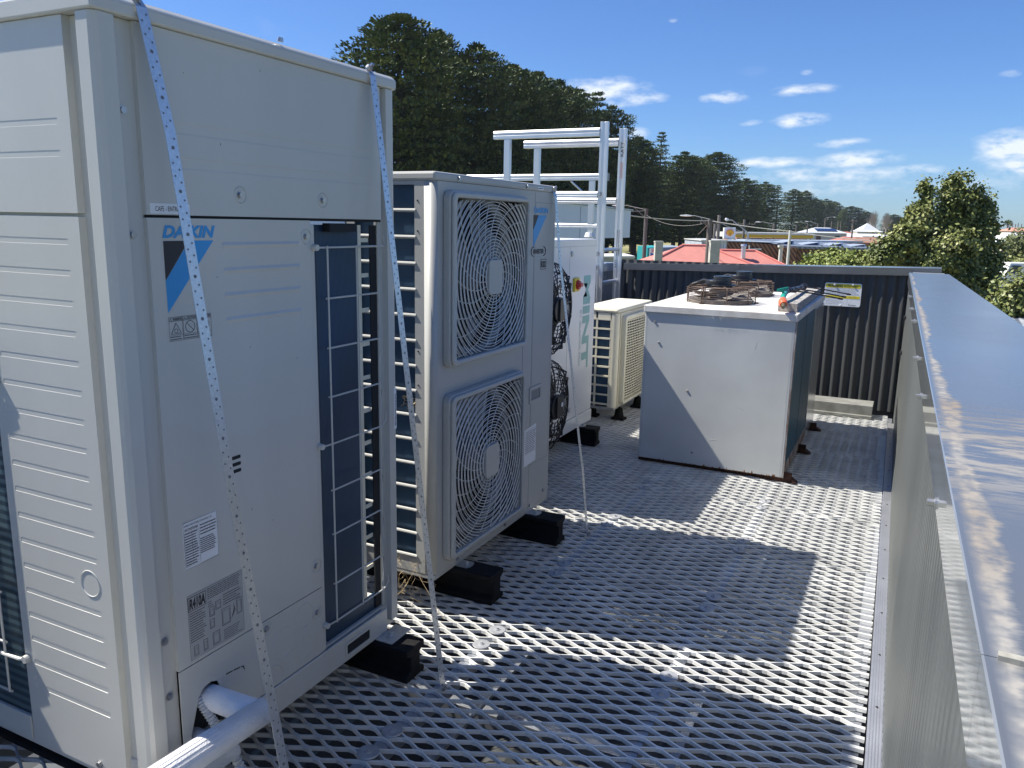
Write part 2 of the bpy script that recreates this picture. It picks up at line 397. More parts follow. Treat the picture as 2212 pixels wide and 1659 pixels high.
for z in (-.62, -.88):
    m = MB(); m.box(.028, .016, 6.42, 6.47, z-.055, z); m.cyl((.028, 6.41, z+.005), (.022, 6.41, z+.005), .01, .01, 8); m.box(.034, .018, 6.44, 6.50, z-.01, z+.012); m.build('latch_bracket', black, W, .002)
# ---- back wall
BW = thing('corrugated_wall', (-1.1, 7.03, DECK), 'charcoal corrugated metal wall closing the far end of the deck behind the old white condenser', 'wall')
mb = MB(); xs = []; x = -2.40
while x < .075: xs.append(x); x += .076/12
mb.field(xs, [-1.45, -.40, -.30], lambda i, j, u, v: .009*math.cos(2*PI*u/.076), FYm(7.035))
mb.build('corrugated_sheet', darkwall, BW, smooth=True)
zc = lambda x: -.282+(x+.042)*.0214
def wcap(m, x0, x1, y0, y1, dz0, dz1):
    m.hexa([(x0, y0, zc(x0)+dz0), (x1, y0, zc(x1)+dz0), (x1, y1, zc(x1)+dz0), (x0, y1, zc(x0)+dz0)], [(x0, y0, zc(x0)+dz1), (x1, y0, zc(x1)+dz1), (x1, y1, zc(x1)+dz1), (x0, y1, zc(x0)+dz1)])
m = MB(); 
for a, b_ in ((-2.32, -1.28), (-1.277, .245)): wcap(m, a, b_, 7.0, 7.26, -.004, 0); wcap(m, a, b_, 7.0, 7.004, -.058, -.004); wcap(m, a, b_, 7.0, 7.012, -.062, -.058)
m.build('capping', capdark, BW, .0015)
m = MB(); m.box(-2.5, .22, 7.05, 7.25, -2.3, -.40); m.build('wall_core', darkwall, BW)
m = MB(); p = [(0, 0), (.15, 0), (.15, .012), (.03, .018), (.03, .07), (0, .075)]
m = MB(); m.box(-2.2, -.12, 6.44, 6.66, DECK+.092, DECK+.098); m.box(-2.2, -.12, 6.44, 6.446, DECK+.02, DECK+.092); m.box(-2.2, -.12, 6.42, 6.4395, DECK+.02, DECK+.026); m.box(-2.2, -.12, 6.41, 6.415, DECK+.002, DECK+.026)
o = m.build('cable_tray', mat('dusty_channel', (.25, .25, .23), .55, .2, .2, 12), None, .003); tag(o, 'grey folded metal channel lying along the foot of the charcoal corrugated wall', 'channel')
# ---- left parapet
LW = thing('grey_parapet', (-2.42, 4, DECK), 'grey sheet-metal parapet behind the ladder and the row of units', 'wall')
m = MB(); m.box(-2.44, -2.425, -1.2, 7.02, -1.75, -.345); m.build('sheet', greysheet, LW)
m = MB()
for y in (5.2, 5.75, 6.3, 6.85): m.box(-2.425, -2.418, y, y+.02, -1.7, -.40)
m.build('joint_strip', greysheet, LW)
m = MB(); m.box(-2.62, -2.40, -1.2, 7.0, -.345, -.330); m.box(-2.402, -2.396, -1.2, 7.0, -.40, -.345); m.build('capping', mat('light_cap', (.46, .50, .56), .3, .4, .08, 4), LW, .002)
# ---- warning sign on the back wall
SG = thing('warning_sign', (-.445, 6.99, -.52), 'white and yellow WARNING ACCESS POINT notice screwed to the charcoal corrugated wall', 'sign')
f = FYm(7.018)
m = MB(); m.prism(rrect(-.588, -.308, -.612, -.424, .016), f, 0, .002); m.build('plate', stick, SG)
m = MB(); m.prism(rrect(-.581, -.315, -.463, -.431, .008), f, .002, .0026); rect(m, f, -.580, -.316, -.548, -.525, .0027); m.build('yellow_band', yellow, SG)
m = MB(); text(m, 'WARNING', f, -.566, -.452, -.458, -.436, .0034, .03); text(m, 'ACCESS POINT', f, -.444, -.335, -.456, -.440, .0034, .015)
text(m, 'CAUTION', f, -.400, -.335, -.540, -.533, .0034, .01)
text(m, 'C', f, -.398, -.386, -.603, -.588, .0034, .03); dashes(m, f, -.384, -.340, -.603, -.595, 1, .0034, 3, ragged=0)
m.build('lettering', printk, SG)
m = MB(); dashes(m, f, -.574, -.324, -.522, -.468, 6, .0034, 5, .4, .03, .12, .15); dashes(m, f, -.574, -.42, -.600, -.555, 4, .0034, 6, .16, .1, .3, .3); rect(m, f, -.409, -.408, -.604, -.552, .0034)
m.build('small_print', mat('blue_grey_print', (.25, .28, .34), .5), SG)
for u, v in ((-.515, -.438), (-.375, -.433), (-.455, -.603)):
    m = MB(); m.cyl(f(u, v, .002), f(u, v, .010), .0075, .006, 10); m.build('screw', mat('white_screw', (.8, .8, .8), .4), SG)
# ================================================================== unit 1: tall condensing unit
def groove_panel(fn, u0, u1, v0, v1, grooves, d=.0065, h=.0062, e=.0035, extra_u=()):
    """grooves: list of (ua, ub, v)"""
    us = {u0, u1}; vs = {v0, v1}
    for ua, ub, v in grooves:
        us |= {ua, ua+e, ub-e, ub}; vs |= {v-h, v-h+e, v+h-e, v+h}
    us, vs = sorted(us), sorted(vs)
    def dfn(i, j, u, v):
        for ua, ub, vv in grooves:
            if ua+e*.5 < u < ub-e*.5 and vv-h+e*.5 < v < vv+h-e*.5: return -d
        return 0
    return MB().field(us, vs, dfn, fn)
U1 = thing('condensing_unit', (-1.75, 1.51, -1.289), 'tall ivory condensing unit with a CAFE - ENTRANCE sticker and white pipes at its foot', 'air conditioner')
fx = FX(-1.375); fy = FYm(1.042)
# body shell
m = MB(); m.box(-2.135, -1.40, 1.075, 1.98, -.002, .36); m.box(-2.06, -1.42, 1.11, 1.60, -1.20, -.004); m.build('casing', ivory, U1)
m = MB(); m.box(-2.135, -1.386, 1.052, 1.98, -1.285, -1.205); m.build('base_pan', ivory, U1, .003)
# near side, lower panel
g = [(-1.763, -1.501, -.052-.0619*i) for i in range(18)]
g = [(a, (-1.583 if i == 12 else b_), v) for i, (a, b_, v) in enumerate(g)]
g = [x for x in g if x[2] > -1.12]
o = groove_panel(fy, -1.795, -1.463, -1.262, -.003, g)
# round knock-out
o.ring(fy(-1.530, -.790, .0), .030, .0014, 'y', 28, 4)
o.box(-1.795, -1.463, 1.0425, 1.060, -1.262, -.003)
o.build('side_panel', ivory, U1)
us = groove_panel(fy, -2.135, -1.463, .004, .367, [(-2.0, -1.500, .178), (-2.0, -1.500, .118)]); us.box(-2.135, -1.463, 1.0425, 1.060, .004, .367)
us.build('upper_side_panel', ivory, U1)
MB().box(-2.135, -1.42, 1.058, 1.10, -1.262, .367).build('side_recess', ivory, U1)
# near side coil with wire guard
m = MB(); m.box(-2.12, -1.80, 1.050, 1.0575, -1.20, -.004); m.build('side_coil', coilx, U1)
m = MB()
for i in range(5): x = -1.85-.065*i; m.tube([(x, 1.028, -1.14), (x, 1.028, -.05)], .0028, 6)
for i in range(9): z = -.10-.13*i; m.tube([(-2.12, 1.031, z), (-1.845, 1.031, z)], .0028, 6)
for z in (-.36, -1.04): m.tube([(-2.12, 1.027, z), (-1.85, 1.027, z), (-1.80, 1.030, z), (-1.785, 1.038, z)], .0045, 8)
for z in (-.36, -1.04): m.cyl((-1.785, 1.041, z), (-1.785, 1.030, z), .011, .009, 12)
m.build('side_wire_guard', ivory, U1)
m = MB(); m.box(-2.135, -1.80, 1.040, 1.0495, -1.262, -1.20); m.build('side_base_rail', ivory, U1, .002)
# corner posts
def lpost(name, y0, y1, sgn):
    m = MB()
    prof = [(-1.416, 0), (-1.384, 0), (-1.3745, .004), (-1.370, .013), (-1.370, .046), (-1.386, .052), (-1.386, .095), (-1.392, .095), (-1.392, .049), (-1.376, .043), (-1.376, .014), (-1.386, .006), (-1.410, .006), (-1.412, .03), (-1.416, .03)]
    pr = [(x, (1.036+d) if sgn > 0 else (1.990-d)) for x, d in prof]
    m.prism(pr, lambda u, v, n: (u, v, n), -1.262, .3675)
    return m.build(name, ivory, U1, .0015)
lpost('corner_post', 0, 0, 1); 
m = MB(); pr = [(-1.416, 1.990), (-1.384, 1.990), (-1.3745, 1.986), (-1.370, 1.977), (-1.370, 1.948), (-1.390, 1.944), (-1.390, 1.926), (-1.396, 1.926), (-1.396, 1.95), (-1.376, 1.953), (-1.376, 1.975), (-1.386, 1.983), (-1.416, 1.983)]
m.prism(pr, lambda u, v, n: (u, v, n), -1.262, .3675); m.build('corner_post', ivory, U1, .0015)
m = MB(); 
for z, h in ((-.41, .035), (-.53, .03), (-.80, .03), (-.95, .04), (-1.06, .02)): rect(m, FX(-1.3895), 1.930, 1.934, z, z+h, .0006)
m.build('slots', dark, U1)
# top cover
m = MB(); pr = [(-2.145, .368), (-2.145, .392), (-2.13, .405), (-1.380, .405), (-1.3655, .394), (-1.3655, .368)]
m.prism(pr, lambda u, v, n: (u, n, v), 1.0325, 1.995); m.build('top_cover', ivory, U1, .005)
m = MB(); m.ring((-1.76, 1.52, .410), .30, .006); m.ring((-1.76, 1.52, .416), .21, .004); m.ring((-1.76, 1.52, .416), .12, .004)
for i in range(12): a = PI*i/6; m.tube([(-1.76+.04*math.cos(a), 1.52+.04*math.sin(a), .418), (-1.76+.30*math.cos(a), 1.52+.30*math.sin(a), .418)], .003, 5)
m.build('fan_guard', black, U1)
for y in (1.53,):
    m = MB(); m.cyl((-1.374, y, .408), (-1.372, y, .418), .008, .006, 8); m.build('screw', steel, U1)
# front: upper panel
ups = groove_panel(fx, 1.128, 1.925, .004, .367, [(1.20, 1.885, .180), (1.20, 1.885, .110)], .0022, .012, .010); ups.box(-1.398, -1.3755, 1.128, 1.925, .004, .367)
ups.build('upper_front_panel', ivory, U1)
# front: service panel with ribs, vents
rb = [(1.318, 1.575, -.060-.056*i) for i in range(3)] + [(1.318, 1.575, -.228-.056*i) for i in range(1)]
sp = MB()
us_, e = [], .008
sp = groove_panel(fx, 1.128, 1.618, -1.006, -.002, rb, -.0028, .007, .006)
sp.box(-1.398, -1.3755, 1.128, 1.618, -1.006, -.002)
sp.build('service_panel', ivory, U1)
m = MB(); rect(m, fx, 1.1281, 1.930, -.003, .004, -.006); rect(m, fx, 1.128, 1.618, -1.0085, -1.006, -.003); m.build('panel_seam', dark, U1)
m = MB()
for i in range(3): m.prism(rrect(1.3165, 1.343, -.5585-.0165*i, -.5500-.0165*i, .002, 2), fx, -.001, .0006)
m.build('vent_slots', dark, U1)
# lower panel with pipe opening and knockouts
m = MB(); poly = [(1.128, -1.262), (1.128, -1.0085), (1.618, -1.0085), (1.618, -1.205), (1.262, -1.205), (1.250, -1.195), (1.240, -1.10), (1.235, -1.085), (1.215, -1.077), (1.195, -1.080), (1.178, -1.095), (1.150, -1.18), (1.150, -1.262)]
m.prism(poly, fx, -.0035, 0)
for u, v, r in ((1.545, -1.06, .034), (1.462, -1.10, .042), (1.545, -1.155, .032), (1.415, -1.185, .040)): m.ring(fx(u, v, .0), r, .0012, 'x', 28, 4)
m.build('lower_panel', ivory, U1)
m = MB(); m.box(-1.48, -1.40, 1.11, 1.62, -1.262, -1.01); m.build('pipe_cavity', dark, U1)
m = MB(); 
for a, b_ in (((1.262, -1.083), (1.282, -1.085)), ((1.286, -1.0855), (1.306, -1.088)), ((1.310, -1.089), (1.318, -1.091)), ((1.318, -1.091), (1.320, -1.101))): m.tube([fx(*a, .0), fx(*b_, .0)], .0014, 5)
m.build('knockout_line', dark, U1)
m = MB(); m.prism([(1.128, -1.287), (1.128, -1.2075), (1.925, -1.2075), (1.925, -1.287)], fx, -.004, .004); m.build('base_rail', ivory, U1, .003)
m = MB(); m.prism(rrect(1.715, 1.83, -1.267, -1.232, .006), fx, .001, .0045); m.build('rail_slot', dark, U1)
m = MB(); frame(m, fx, rrect(1.709, 1.836, -1.273, -1.226, .010), rrect(1.717, 1.828, -1.265, -1.234, .005), .004, .007); m.build('slot_rim', ivory, U1)
# front coil
m = MB(); m.box(-1.404, -1.400, 1.665, 1.845, -1.20, -.012); m.build('front_coil', coilm, U1)
m = MB(); m.box(-1.404, -1.398, 1.632, 1.665, -1.20, -.012); m.box(-1.402, -1.398, 1.665, 1.93, -1.2045, -1.150); m.build('coil_end_plate', coild, U1)
m = MB(); m.box(-1.400, -1.376, 1.695, 1.81, -.030, -.008); m.box(-1.398, -1.394, 1.895, 1.925, -1.2, -.012); m.build('shadow_gap', dark, U1)
m = MB(); m.box(-1.398, -1.3755, 1.6185, 1.632, -1.205, -.012); m.build('panel_edge', ivory, U1, .002)
m = MB(); m.box(-1.402, -1.400, 1.845, 1.860, -1.20, -.012)
for i in range(11): z = -.06-.1*i; m.box(-1.402, -1.399, 1.860, 1.893, z, z+.012)
m.build('rear_lattice', cream, U1)
m = MB(); zs = [-.070, -.203, -.336, -.470, -.602, -.735, -.864, -1.013, -1.128]
for i, z in enumerate(zs):
    y0 = 1.628 if i in (0, 4, 8) else 1.660; y1 = 1.915 if i in (0,) else 1.888
    pts = [(-1.366, y0, z), (-1.362, 1.665, z), (-1.362, y1, z)]
    if i in (4, 8): pts += [(-1.362, 1.905, z+.004), (-1.362, 1.918, z+.018), (-1.362, 1.918, z+.040)]
    if i == 0: pts += [(-1.362, 1.9155, z+.03)]
    m.tube(pts, .0026, 6)
for y in (1.662, 1.785): m.tube([(-1.3585, y, -.066), (-1.3585, y, -1.130)], .0026, 6)
m.tube([(-1.3605, 1.889, -.07)]+[(-1.3605, 1.889+(.003 if i % 2 else -.002), -.07-.133*i/2) for i in range(1, 17)], .0024, 6)
for y, z in ((1.628, -.070), (1.628, -.602), (1.628, -1.128)): m.cyl((-1.3755, y, z), (-1.362, y, z), .0095, .008, 12)
m.build('wire_guard', ivory, U1)
for u, v in ((1.382, .052), (1.669, .050), (1.600, -.042), (1.599, -.936), (1.596, -1.073), (1.098, .200), (1.100, -.036), (1.104, -.921), (1.106, -1.057), (1.400, -1.030)):
    rec = u < 1.11
    o = screw(U1, FX(-1.386) if rec else fx, u, v, .0)
    if not rec:
        mm = MB(); mm.ring(fx(u, v, 0), .0185, .0016, 'x', 24, 4); mm.build('screw_dimple', ivory, U1)
screw(U1, fy, -1.555, -1.245, 0)
# stickers
m = MB(); m.prism(rrect(1.137, 1.236, .0065, .0270, .001, 1), fx, 0, .0006); o = m.build('name_sticker', stick, U1)
m = MB(); text(m, 'CAFE - ENTRANCE', fx, 1.149, 1.228, .0115, .0215, .0010, .0); m.build('lettering', printk, o)
m = MB(); text(m, 'DAIKIN', fx, 1.161, 1.302, -.0425, -.0165, .0008, .045, .28); fl = [(1.163, -.049), (1.302, -.049), (1.1635, -.196)]
m.build('maker_lettering', bluep, U1)
m = MB(); m.prism([(1.163, -.0485), (1.228, -.0485), (1.163, -.1285)], fx, 0, .0006); m.build('black_triangle', printk, U1)
m = MB(); m.prism([(1.2295, -.0485), (1.2955, -.0485), (1.1640, -.197), (1.163, -.1298)], fx, 0, .0006); m.build('blue_band', bluep, U1)
m = MB(); B = [(1.163, 1.199), (1.200, 1.237), (1.238, 1.277)]
for q, (a, b_) in enumerate(B):
    outline(m, fx, a, b_, -.2575, -.2065, .0008, .0008); rect(m, fx, a, b_, -.2160, -.2152, .0008); rect(m, fx, a, b_, -.2455, -.2449, .0008)
    text(m, 'WARNING' if q == 0 else 'CAUTION', fx, a+.010, b_-.002, -.2145, -.2080, .0008, .03)
    cx = (a+b_)/2; c = fx(cx, -.2305, .0008)
    m.tube([fx(a+.002, -.2145, .0008), fx(a+.008, -.2145, .0008), fx(a+.005, -.2085, .0008)], .0004, 4, True)
    if q == 0: m.tube([fx(cx-.013, -.2425, .0008), fx(cx+.013, -.2425, .0008), fx(cx, -.2195, .0008)], .0006, 4, True); m.ring((c[0], c[1], c[2]-.006), .0045, .0005, 'x', 14, 4)
    else: m.ring(c, .0125, .0006, 'x', 24, 4); m.tube([fx(cx-.0085, -.2220, .0008), fx(cx+.0085, -.2390, .0008)], .0006, 4)
    dashes(m, fx, a+.002, b_-.002, -.2565, -.2462, 2, .0008, q, .35, .06, .2, .2)
m.build('warning_pictograms', greyprint, U1)
m = MB(); m.prism([(1.163, -.775), (1.261, -.770), (1.261, -.6625), (1.163, -.6665)], fx, 0, .0006); o = m.build('rating_plate', stick, U1)
m = MB(); text(m, 'DAIKIN INDUSTRIES (THAILAND) LTD.', fx, 1.166, 1.246, -.6755, -.6702, .001, .01); text(m, 'AIR CONDITIONER', fx, 1.167, 1.205, -.6850, -.6790, .001, .02)
dashes(m, fx, 1.167, 1.205, -.768, -.688, 13, .001, 4, .38, .06, .25, .25); dashes(m, fx, 1.210, 1.258, -.708, -.679, 4, .001, 9, .35, .06, .3, .1); dashes(m, fx, 1.209, 1.256, -.751, -.713, 8, .001, 2, .45, .06, .25, .2)
for k in range(12): rect(m, fx, 1.166, 1.207, -.7685+.0072*k, -.7681+.0072*k, .001)
for u in (1.1655, 1.187, 1.2072): rect(m, fx, u, u+.0005, -.7685, -.687, .001)
outline(m, fx, 1.164, 1.2602, -.774, -.664, .0005, .001)
m.build('lettering', printk, o)
m = MB(); m.prism([(1.162, -1.008+.012), (1.327, -.996), (1.327, -.8375), (1.162, -.8375)], fx, 0, .0005); o = m.build('instruction_sticker', stickg, U1)
m = MB(); rect(m, fx, 1.163, 1.215, -.877, -.843, .0009); m.build('sign_border', printk, o)
m = MB(); rect(m, fx, 1.1645, 1.2135, -.8755, -.8445, .0011); m.build('sign_field', stickg, o)
m = MB(); text(m, 'R410A', fx, 1.166, 1.212, -.8735, -.8465, .0013, .05, .15); m.build('refrigerant_lettering', printk, o)
m = MB(); dashes(m, fx, 1.165, 1.212, -.955, -.880, 13, .0009, 14, .35, .05, .3, .3); dashes(m, fx, 1.219, 1.322, -.870, -.841, 6, .0009, 12, .4, .03, .12, .1)
dashes(m, fx, 1.219, 1.235, -.89, -.874, 3, .0009, 15, .35); dashes(m, fx, 1.265, 1.322, -.905, -.874, 5, .0009, 16, .35, .05, .2, .3); dashes(m, fx, 1.262, 1.322, -.993, -.965, 6, .0009, 17, .3, .05, .2, .3)
for (a, b_, c, d) in ((1.222, 1.238, -.915, -.892), (1.241, 1.258, -.905, -.884), (1.222, 1.236, -.945, -.922), (1.2585, 1.285, -.955, -.912), (1.305, 1.322, -.945, -.905), (1.172, 1.186, -.990, -.965), (1.200, 1.213, -.990, -.962), (1.228, 1.250, -.990, -.958)):
    outline(m, fx, a, b_, c, d, .0012, .0009); outline(m, fx, a+.003, b_-.003, c+.003, d-.006, .0007, .0009)
for q in range(7): m.tube([fx(1.287+.002*q, -.948+.004*q, .0009), fx(1.302-.001*q, -.93+.003*q, .0009)], .0004, 4)
outline(m, fx, 1.162, 1.327, -.996, -.8375, .0006, .0009)
m.build('lettering', greyprint, o)
m = MB(); m.prism([(1.972, -.63), (1.984, -.63), (1.984, -.50), (1.972, -.50)], FX(-1.370), 0, .0006); o = m.build('serial_sticker', stick, U1)
m = MB(); dashes(m, lambda u, v, n: FX(-1.370)(v, u, n), -.62, -.51, 1.976, 1.980, 1, .001, 8, .9); m.build('lettering', greyprint, o)
# scuffs: short dark marks
m = MB()
for u, v, l in ((1.33, .155, .006), (1.30, -.13, .002), (1.46, .33, .004), (1.24, .29, .002), (1.37, -.70, .006), (1.44, -.75, .003), (1.55, -.35, .004), (1.39, -.30, .003)): m.tube([fx(u, v, .0004), fx(u+.002, v+l, .0004)], .0006, 4)
m.build('scuff_marks', greyprint, U1)
# feet: black rubber support beams (each its own thing)
def beam(y, x0, x1, z1, label):
    h = z1-DECK-.002; zb = DECK+.002; m = MB()
    pr = [(y-.05, zb), (y+.05, zb), (y+.05, zb+.018), (y+.026, zb+.030), (y+.026, z1-.030), (y+.05, z1-.018), (y+.05, z1), (y-.05, z1), (y-.05, z1-.018), (y-.026, z1-.030), (y-.026, zb+.030), (y-.05, zb+.018)]
    m.prism(pr, lambda u, v, n: (n, u, v), x0, x1)
    o = m.build('support_beam', rubber, None, .004); return tag(o, label, 'support beam', 'black support beams under the units')
beam(1.895, -2.2, -1.245, -1.2905, 'black rubber beam jutting out from under the far end of the tall unit')
beam(1.165, -2.2, -1.385, -1.2905, 'black rubber beam under the near end of the tall unit beside the pipe elbow')
beam(2.47, -1.86, -1.255, -1.2825, 'black rubber beam under the near end of the twin-fan unit')
beam(3.10, -1.86, -1.262, -1.2825, 'black rubber beam under the far end of the twin-fan unit')
beam(4.70, -2.45+.1, -1.68, -1.2825, 'black rubber beam under the far end of the glossy white unit')
beam(3.60, -2.45+.1, -1.70, -1.2825, 'black rubber beam under the near end of the glossy white unit')
m = MB(); m.box(-1.372, -1.31, 1.86, 1.97, -1.2895, -1.286); m.cyl((-1.345, 1.905, -1.286), (-1.345, 1.905, -1.274), .010, .009, 6); m.cyl((-1.345, 1.905, -1.2855), (-1.345, 1.905, -1.283), .016, .016, 16)
m.build('mounting_foot', galv, U1, .001)
# ------------------------------------------------------------------ pipes at the foot of unit 1
r1 = .0295
P = [(-1.42, 1.213, -1.118), (-1.36, 1.214, -1.118), (-1.238, 1.222, -1.122)]
m = MB(); m.tube(P, r1, 20); 
d = Vector((-1.262, .80, -1.118))
m.tube([(-1.234, 1.238, -1.122), (-1.262, .62, -1.105)], r1+.0015, 20)
o = m.build('insulated_pipe', insul, None, 0, True); tag(o, 'upper white insulated pipe elbowing out of the tall unit towards the camera', 'pipe', 'white insulated pipes at the foot of the tall unit')
mm = MB()
for q in range(9):
    a = math.radians(20+q*16); y0 = 1.05; 
    c = lambda t: Vector((-1.234, 1.238, -1.122)).lerp(Vector((-1.262, .62, -1.105)), t)
    off = Vector((math.cos(a)*(r1+.0016), 0, math.sin(a)*(r1+.0016)))
    mm.tube([c(.22)+off, c(1)+off], .0009, 4)
mm.build('tape_ridges', insul, o)
m = MB(); m.tube([(-1.42, 1.175, -1.205), (-1.36, 1.176, -1.205), (-1.29, 1.18, -1.207)], .0215, 18); m.tube([(-1.285, 1.19, -1.207), (-1.305, .62, -1.207)], .022, 18)
tag(m.build('insulated_pipe', insul, None, 0, True), 'lower thinner white insulated pipe under the big elbow', 'pipe', 'white insulated pipes at the foot of the tall unit')
m = MB(); m.tube([(-1.20, 1.135, -1.225), (-1.225, .62, -1.215)], .036, 22); m.add([( -1.20+.036*math.cos(a), 1.137+.012*math.sin(a) if False else 1.136, -1.225+.036*math.sin(a)) for a in [2*PI*i/20 for i in range(20)]], [tuple(range(20))])
tag(m.build('pipe_cover', mat('cloth_tape', (.72, .73, .72), .6, 0, .08, 20, .3, 400), None, .004, False), 'wide white taped pipe end below the insulated elbow', 'pipe cover')
m = MB(); pts = []; rr = []
B4 = [Vector((-1.41, 1.185, -1.085)), Vector((-1.345, 1.185, -1.15)), Vector((-1.27, 1.20, -1.24)), Vector((-1.17, 1.19, -1.42))]
K = 170
for i in range(K):
    t = i/(K-1); s = 1-t; p = B4[0]*s**3+B4[1]*3*s*s*t+B4[2]*3*s*t*t+B4[3]*t**3
    pts.append(p); rr.append(.0118 if i % 4 < 2 else .0098)
m.tube(pts, rr, 12); tag(m.build('flexible_conduit', conduit, None), 'ribbed grey flexible conduit curving down behind the white pipes', 'conduit')
# ------------------------------------------------------------------ tie-down straps
def strap(pts, w, label, sides):
    """flat perforated strap: pts along the middle, width in y"""
    m = MB(); P = [Vector(p) for p in pts]; n = len(P); vs = []
    for i, p in enumerate(P):
        for dy in (-w/2, w/2):
            for dx in (0, .0012): vs.append((p.x+dx, p.y+dy, p.z))
    fs = []
    for i in range(n-1):
        a = i*4; b = a+4
        fs += [(a+1, a+3, b+3, b+1), (a, b, b+2, a+2), (a, a+1, b+1, b), (a+2, b+2, b+3, a+3)]
    m.add(vs, fs); o = m.build('tie_strap', galv); tag(o, label, 'strap', 'perforated galvanised straps')
    h = MB(); L = 0; step = .0125; k = 0
    for i in range(n-1):
        a, b = P[i], P[i+1]; dl = (b-a).length; dr = (b-a).normalized(); nrm = Vector((0, 1, 0)).cross(dr).normalized()
        if nrm.x < 0: nrm = -nrm
        t = step-L
        while t < dl:
            c = a+dr*t; big = (k % 6 == 0); off = 0 if big else (w*.24 if k % 2 else -w*.24); rad = .0038 if big else .0022
            cc = c+Vector((.0012, off, 0))+nrm*.0005
            h.add([cc+Vector((0, 1, 0))*rad*math.cos(q*PI/5)+dr*rad*math.sin(q*PI/5) for q in range(10)], [tuple(range(10))])
            t += step*(1.4 if big or (k+1) % 6 == 0 else 1); k += 1
        L = 0
    h.build('perforations', mat('strap_hole', (.16, .17, .19), .6), o)
    for p in (P[0], P[-1]):
        b_ = MB(); q = p+Vector((.001, 0, 0)); b_.cyl(q, q+Vector((.008, 0, .006)), .0095, .008, 12); b_.cyl(q+Vector((.008, 0, .006)), q+Vector((.016, 0, .012)), .006, .005, 6); b_.build('bolt', steel, o)
    return o
ST1 = [(-1.374, 1.136, .408), (-1.362, 1.138, .392), (-1.335, 1.163, .165), (-1.30, 1.176, -.15), (-1.245, 1.190, -.60), (-1.18, 1.214, -1.1), (-1.145, 1.228, -1.395)]
strap(ST1, .0265, 'galvanised perforated strap lying over the blue logo of the tall unit', 0)
strap([(-1.374, 1.872, .407), (-1.360, 1.873, .388), (-1.325, 1.874, .12), (-1.26, 1.874, -.40), (-1.19, 1.876, -.95), (-1.137, 1.878, -1.395)], .0265, 'galvanised perforated strap down the far edge of the tall unit', 0)
strap([(-1.418, 3.262, .150), (-1.402, 3.255, .120), (-1.37, 3.250, -.16), (-1.345, 3.258, -.34), (-1.28, 3.25, -.75), (-1.245, 3.262, -1.02), (-1.228, 3.248, -1.08), (-1.192, 3.25, -1.396)], .024, 'thin kinked galvanised strap hanging from the twin-fan unit', 0)
# ================================================================== unit 2: twin fan unit
U2 = thing('twin_fan_unit', (-1.60, 2.79, -1.28), 'grey-beige outdoor unit with two square fan grilles one above the other, INVERTER badge', 'air conditioner')
f2 = FX(-1.42); y0, y1, z0, z1 = 2.290, 3.300, -1.262, .135
m = MB()
G = [(2.372, 2.935, -.475, .083), (2.372, 2.928, -1.198, -.622)]
for a, b_, c, d in ((y0+.018, 2.372, z0, z1), (2.372, 2.935, .083, z1), (2.372, 2.935, -.622, -.475), (2.372, 2.935, z0, -1.198), (2.935, y1, z0, z1)): plate(m, f2, a, b_, c, d, -.006, 0)
m.build('front_panel', ivory2, U2)
m = MB(); 
k = 6; pr = [(-1.42-.02+.02*math.sin(PI/2*i/k), y0+.02-.02*math.cos(PI/2*i/k)) for i in range(k+1)]; pr = [(-1.462, y0)]+pr+[(-1.426, y0+.0205), (-1.44, y0+.006), (-1.462, y0+.004)]
m.prism(pr, lambda u, v, n: (u, v, n), z0, z1); m.box(-1.79, -1.425, y1-.006, y1, z0, z1); m.box(-1.79, -1.784, y0, y1, z0, z1)
m.build('casing', ivory2, U2, 0, True)
m = MB(); m.box(-1.795, -1.416, y0-.004, y1+.004, z1, z1+.030); m.build('top_cover', ivory2, U2, .008)
m = MB(); m.box(-1.79, -1.421, y0+.001, y1-.001, z0-.018, z0-.0005); m.build('base_pan', ivory2, U2, .003)
# inner shroud and coil, side wall with openings
m = MB(); m.box(-1.66, -1.655, y0+.03, y1-.03, z0+.01, z1-.01); m.box(-1.655, -1.43, 2.99, 2.995, z0, z1); m.box(-1.65, -1.43, 2.32, 2.325, z0, z1); m.build('inner_shroud', mat('dark_shroud', (.10, .11, .125), .6), U2)
m = MB(); m.box(-1.783, -1.49, y0+.020, y0+.030, z0+.005, z1-.005); m.build('coil', coilm, U2)
fs_ = FYm(y0); m = MB(); m.box(-1.500, -1.462, y0, y0+.005, z0, z1); m.box(-1.79, -1.75, y0, y0+.005, z0, z1)
nO = 15; hz = 1.345/nO*.96
tops = [.128-.0885*i for i in range(nO+1)]
plate(m, fs_, -1.75, -1.50, .122, z1, -.005, 0)
for i in range(nO): z = .122-.0885*(i+1); m.tube([(-1.755, y0+.002, z+.0045), (-1.495, y0+.002, z+.0045)], .0062, 8)
plate(m, fs_, -1.75, -1.50, z0, -1.207, -.005, 0)
for x in (-1.66,): m.box(x-.008, x+.008, y0, y0+.005, z0, z1)
m.build('side_grille', ivory2, U2)
m = MB()
for u, v in ((-1.487, .07), (-1.487, -.03), (-1.487, -.44), (-1.487, -.56), (-1.487, -.9)): m.cyl(fs_(u, v, 0), fs_(u, v, .0015), .003, .003, 8)
m.build('holes', dark, U2)
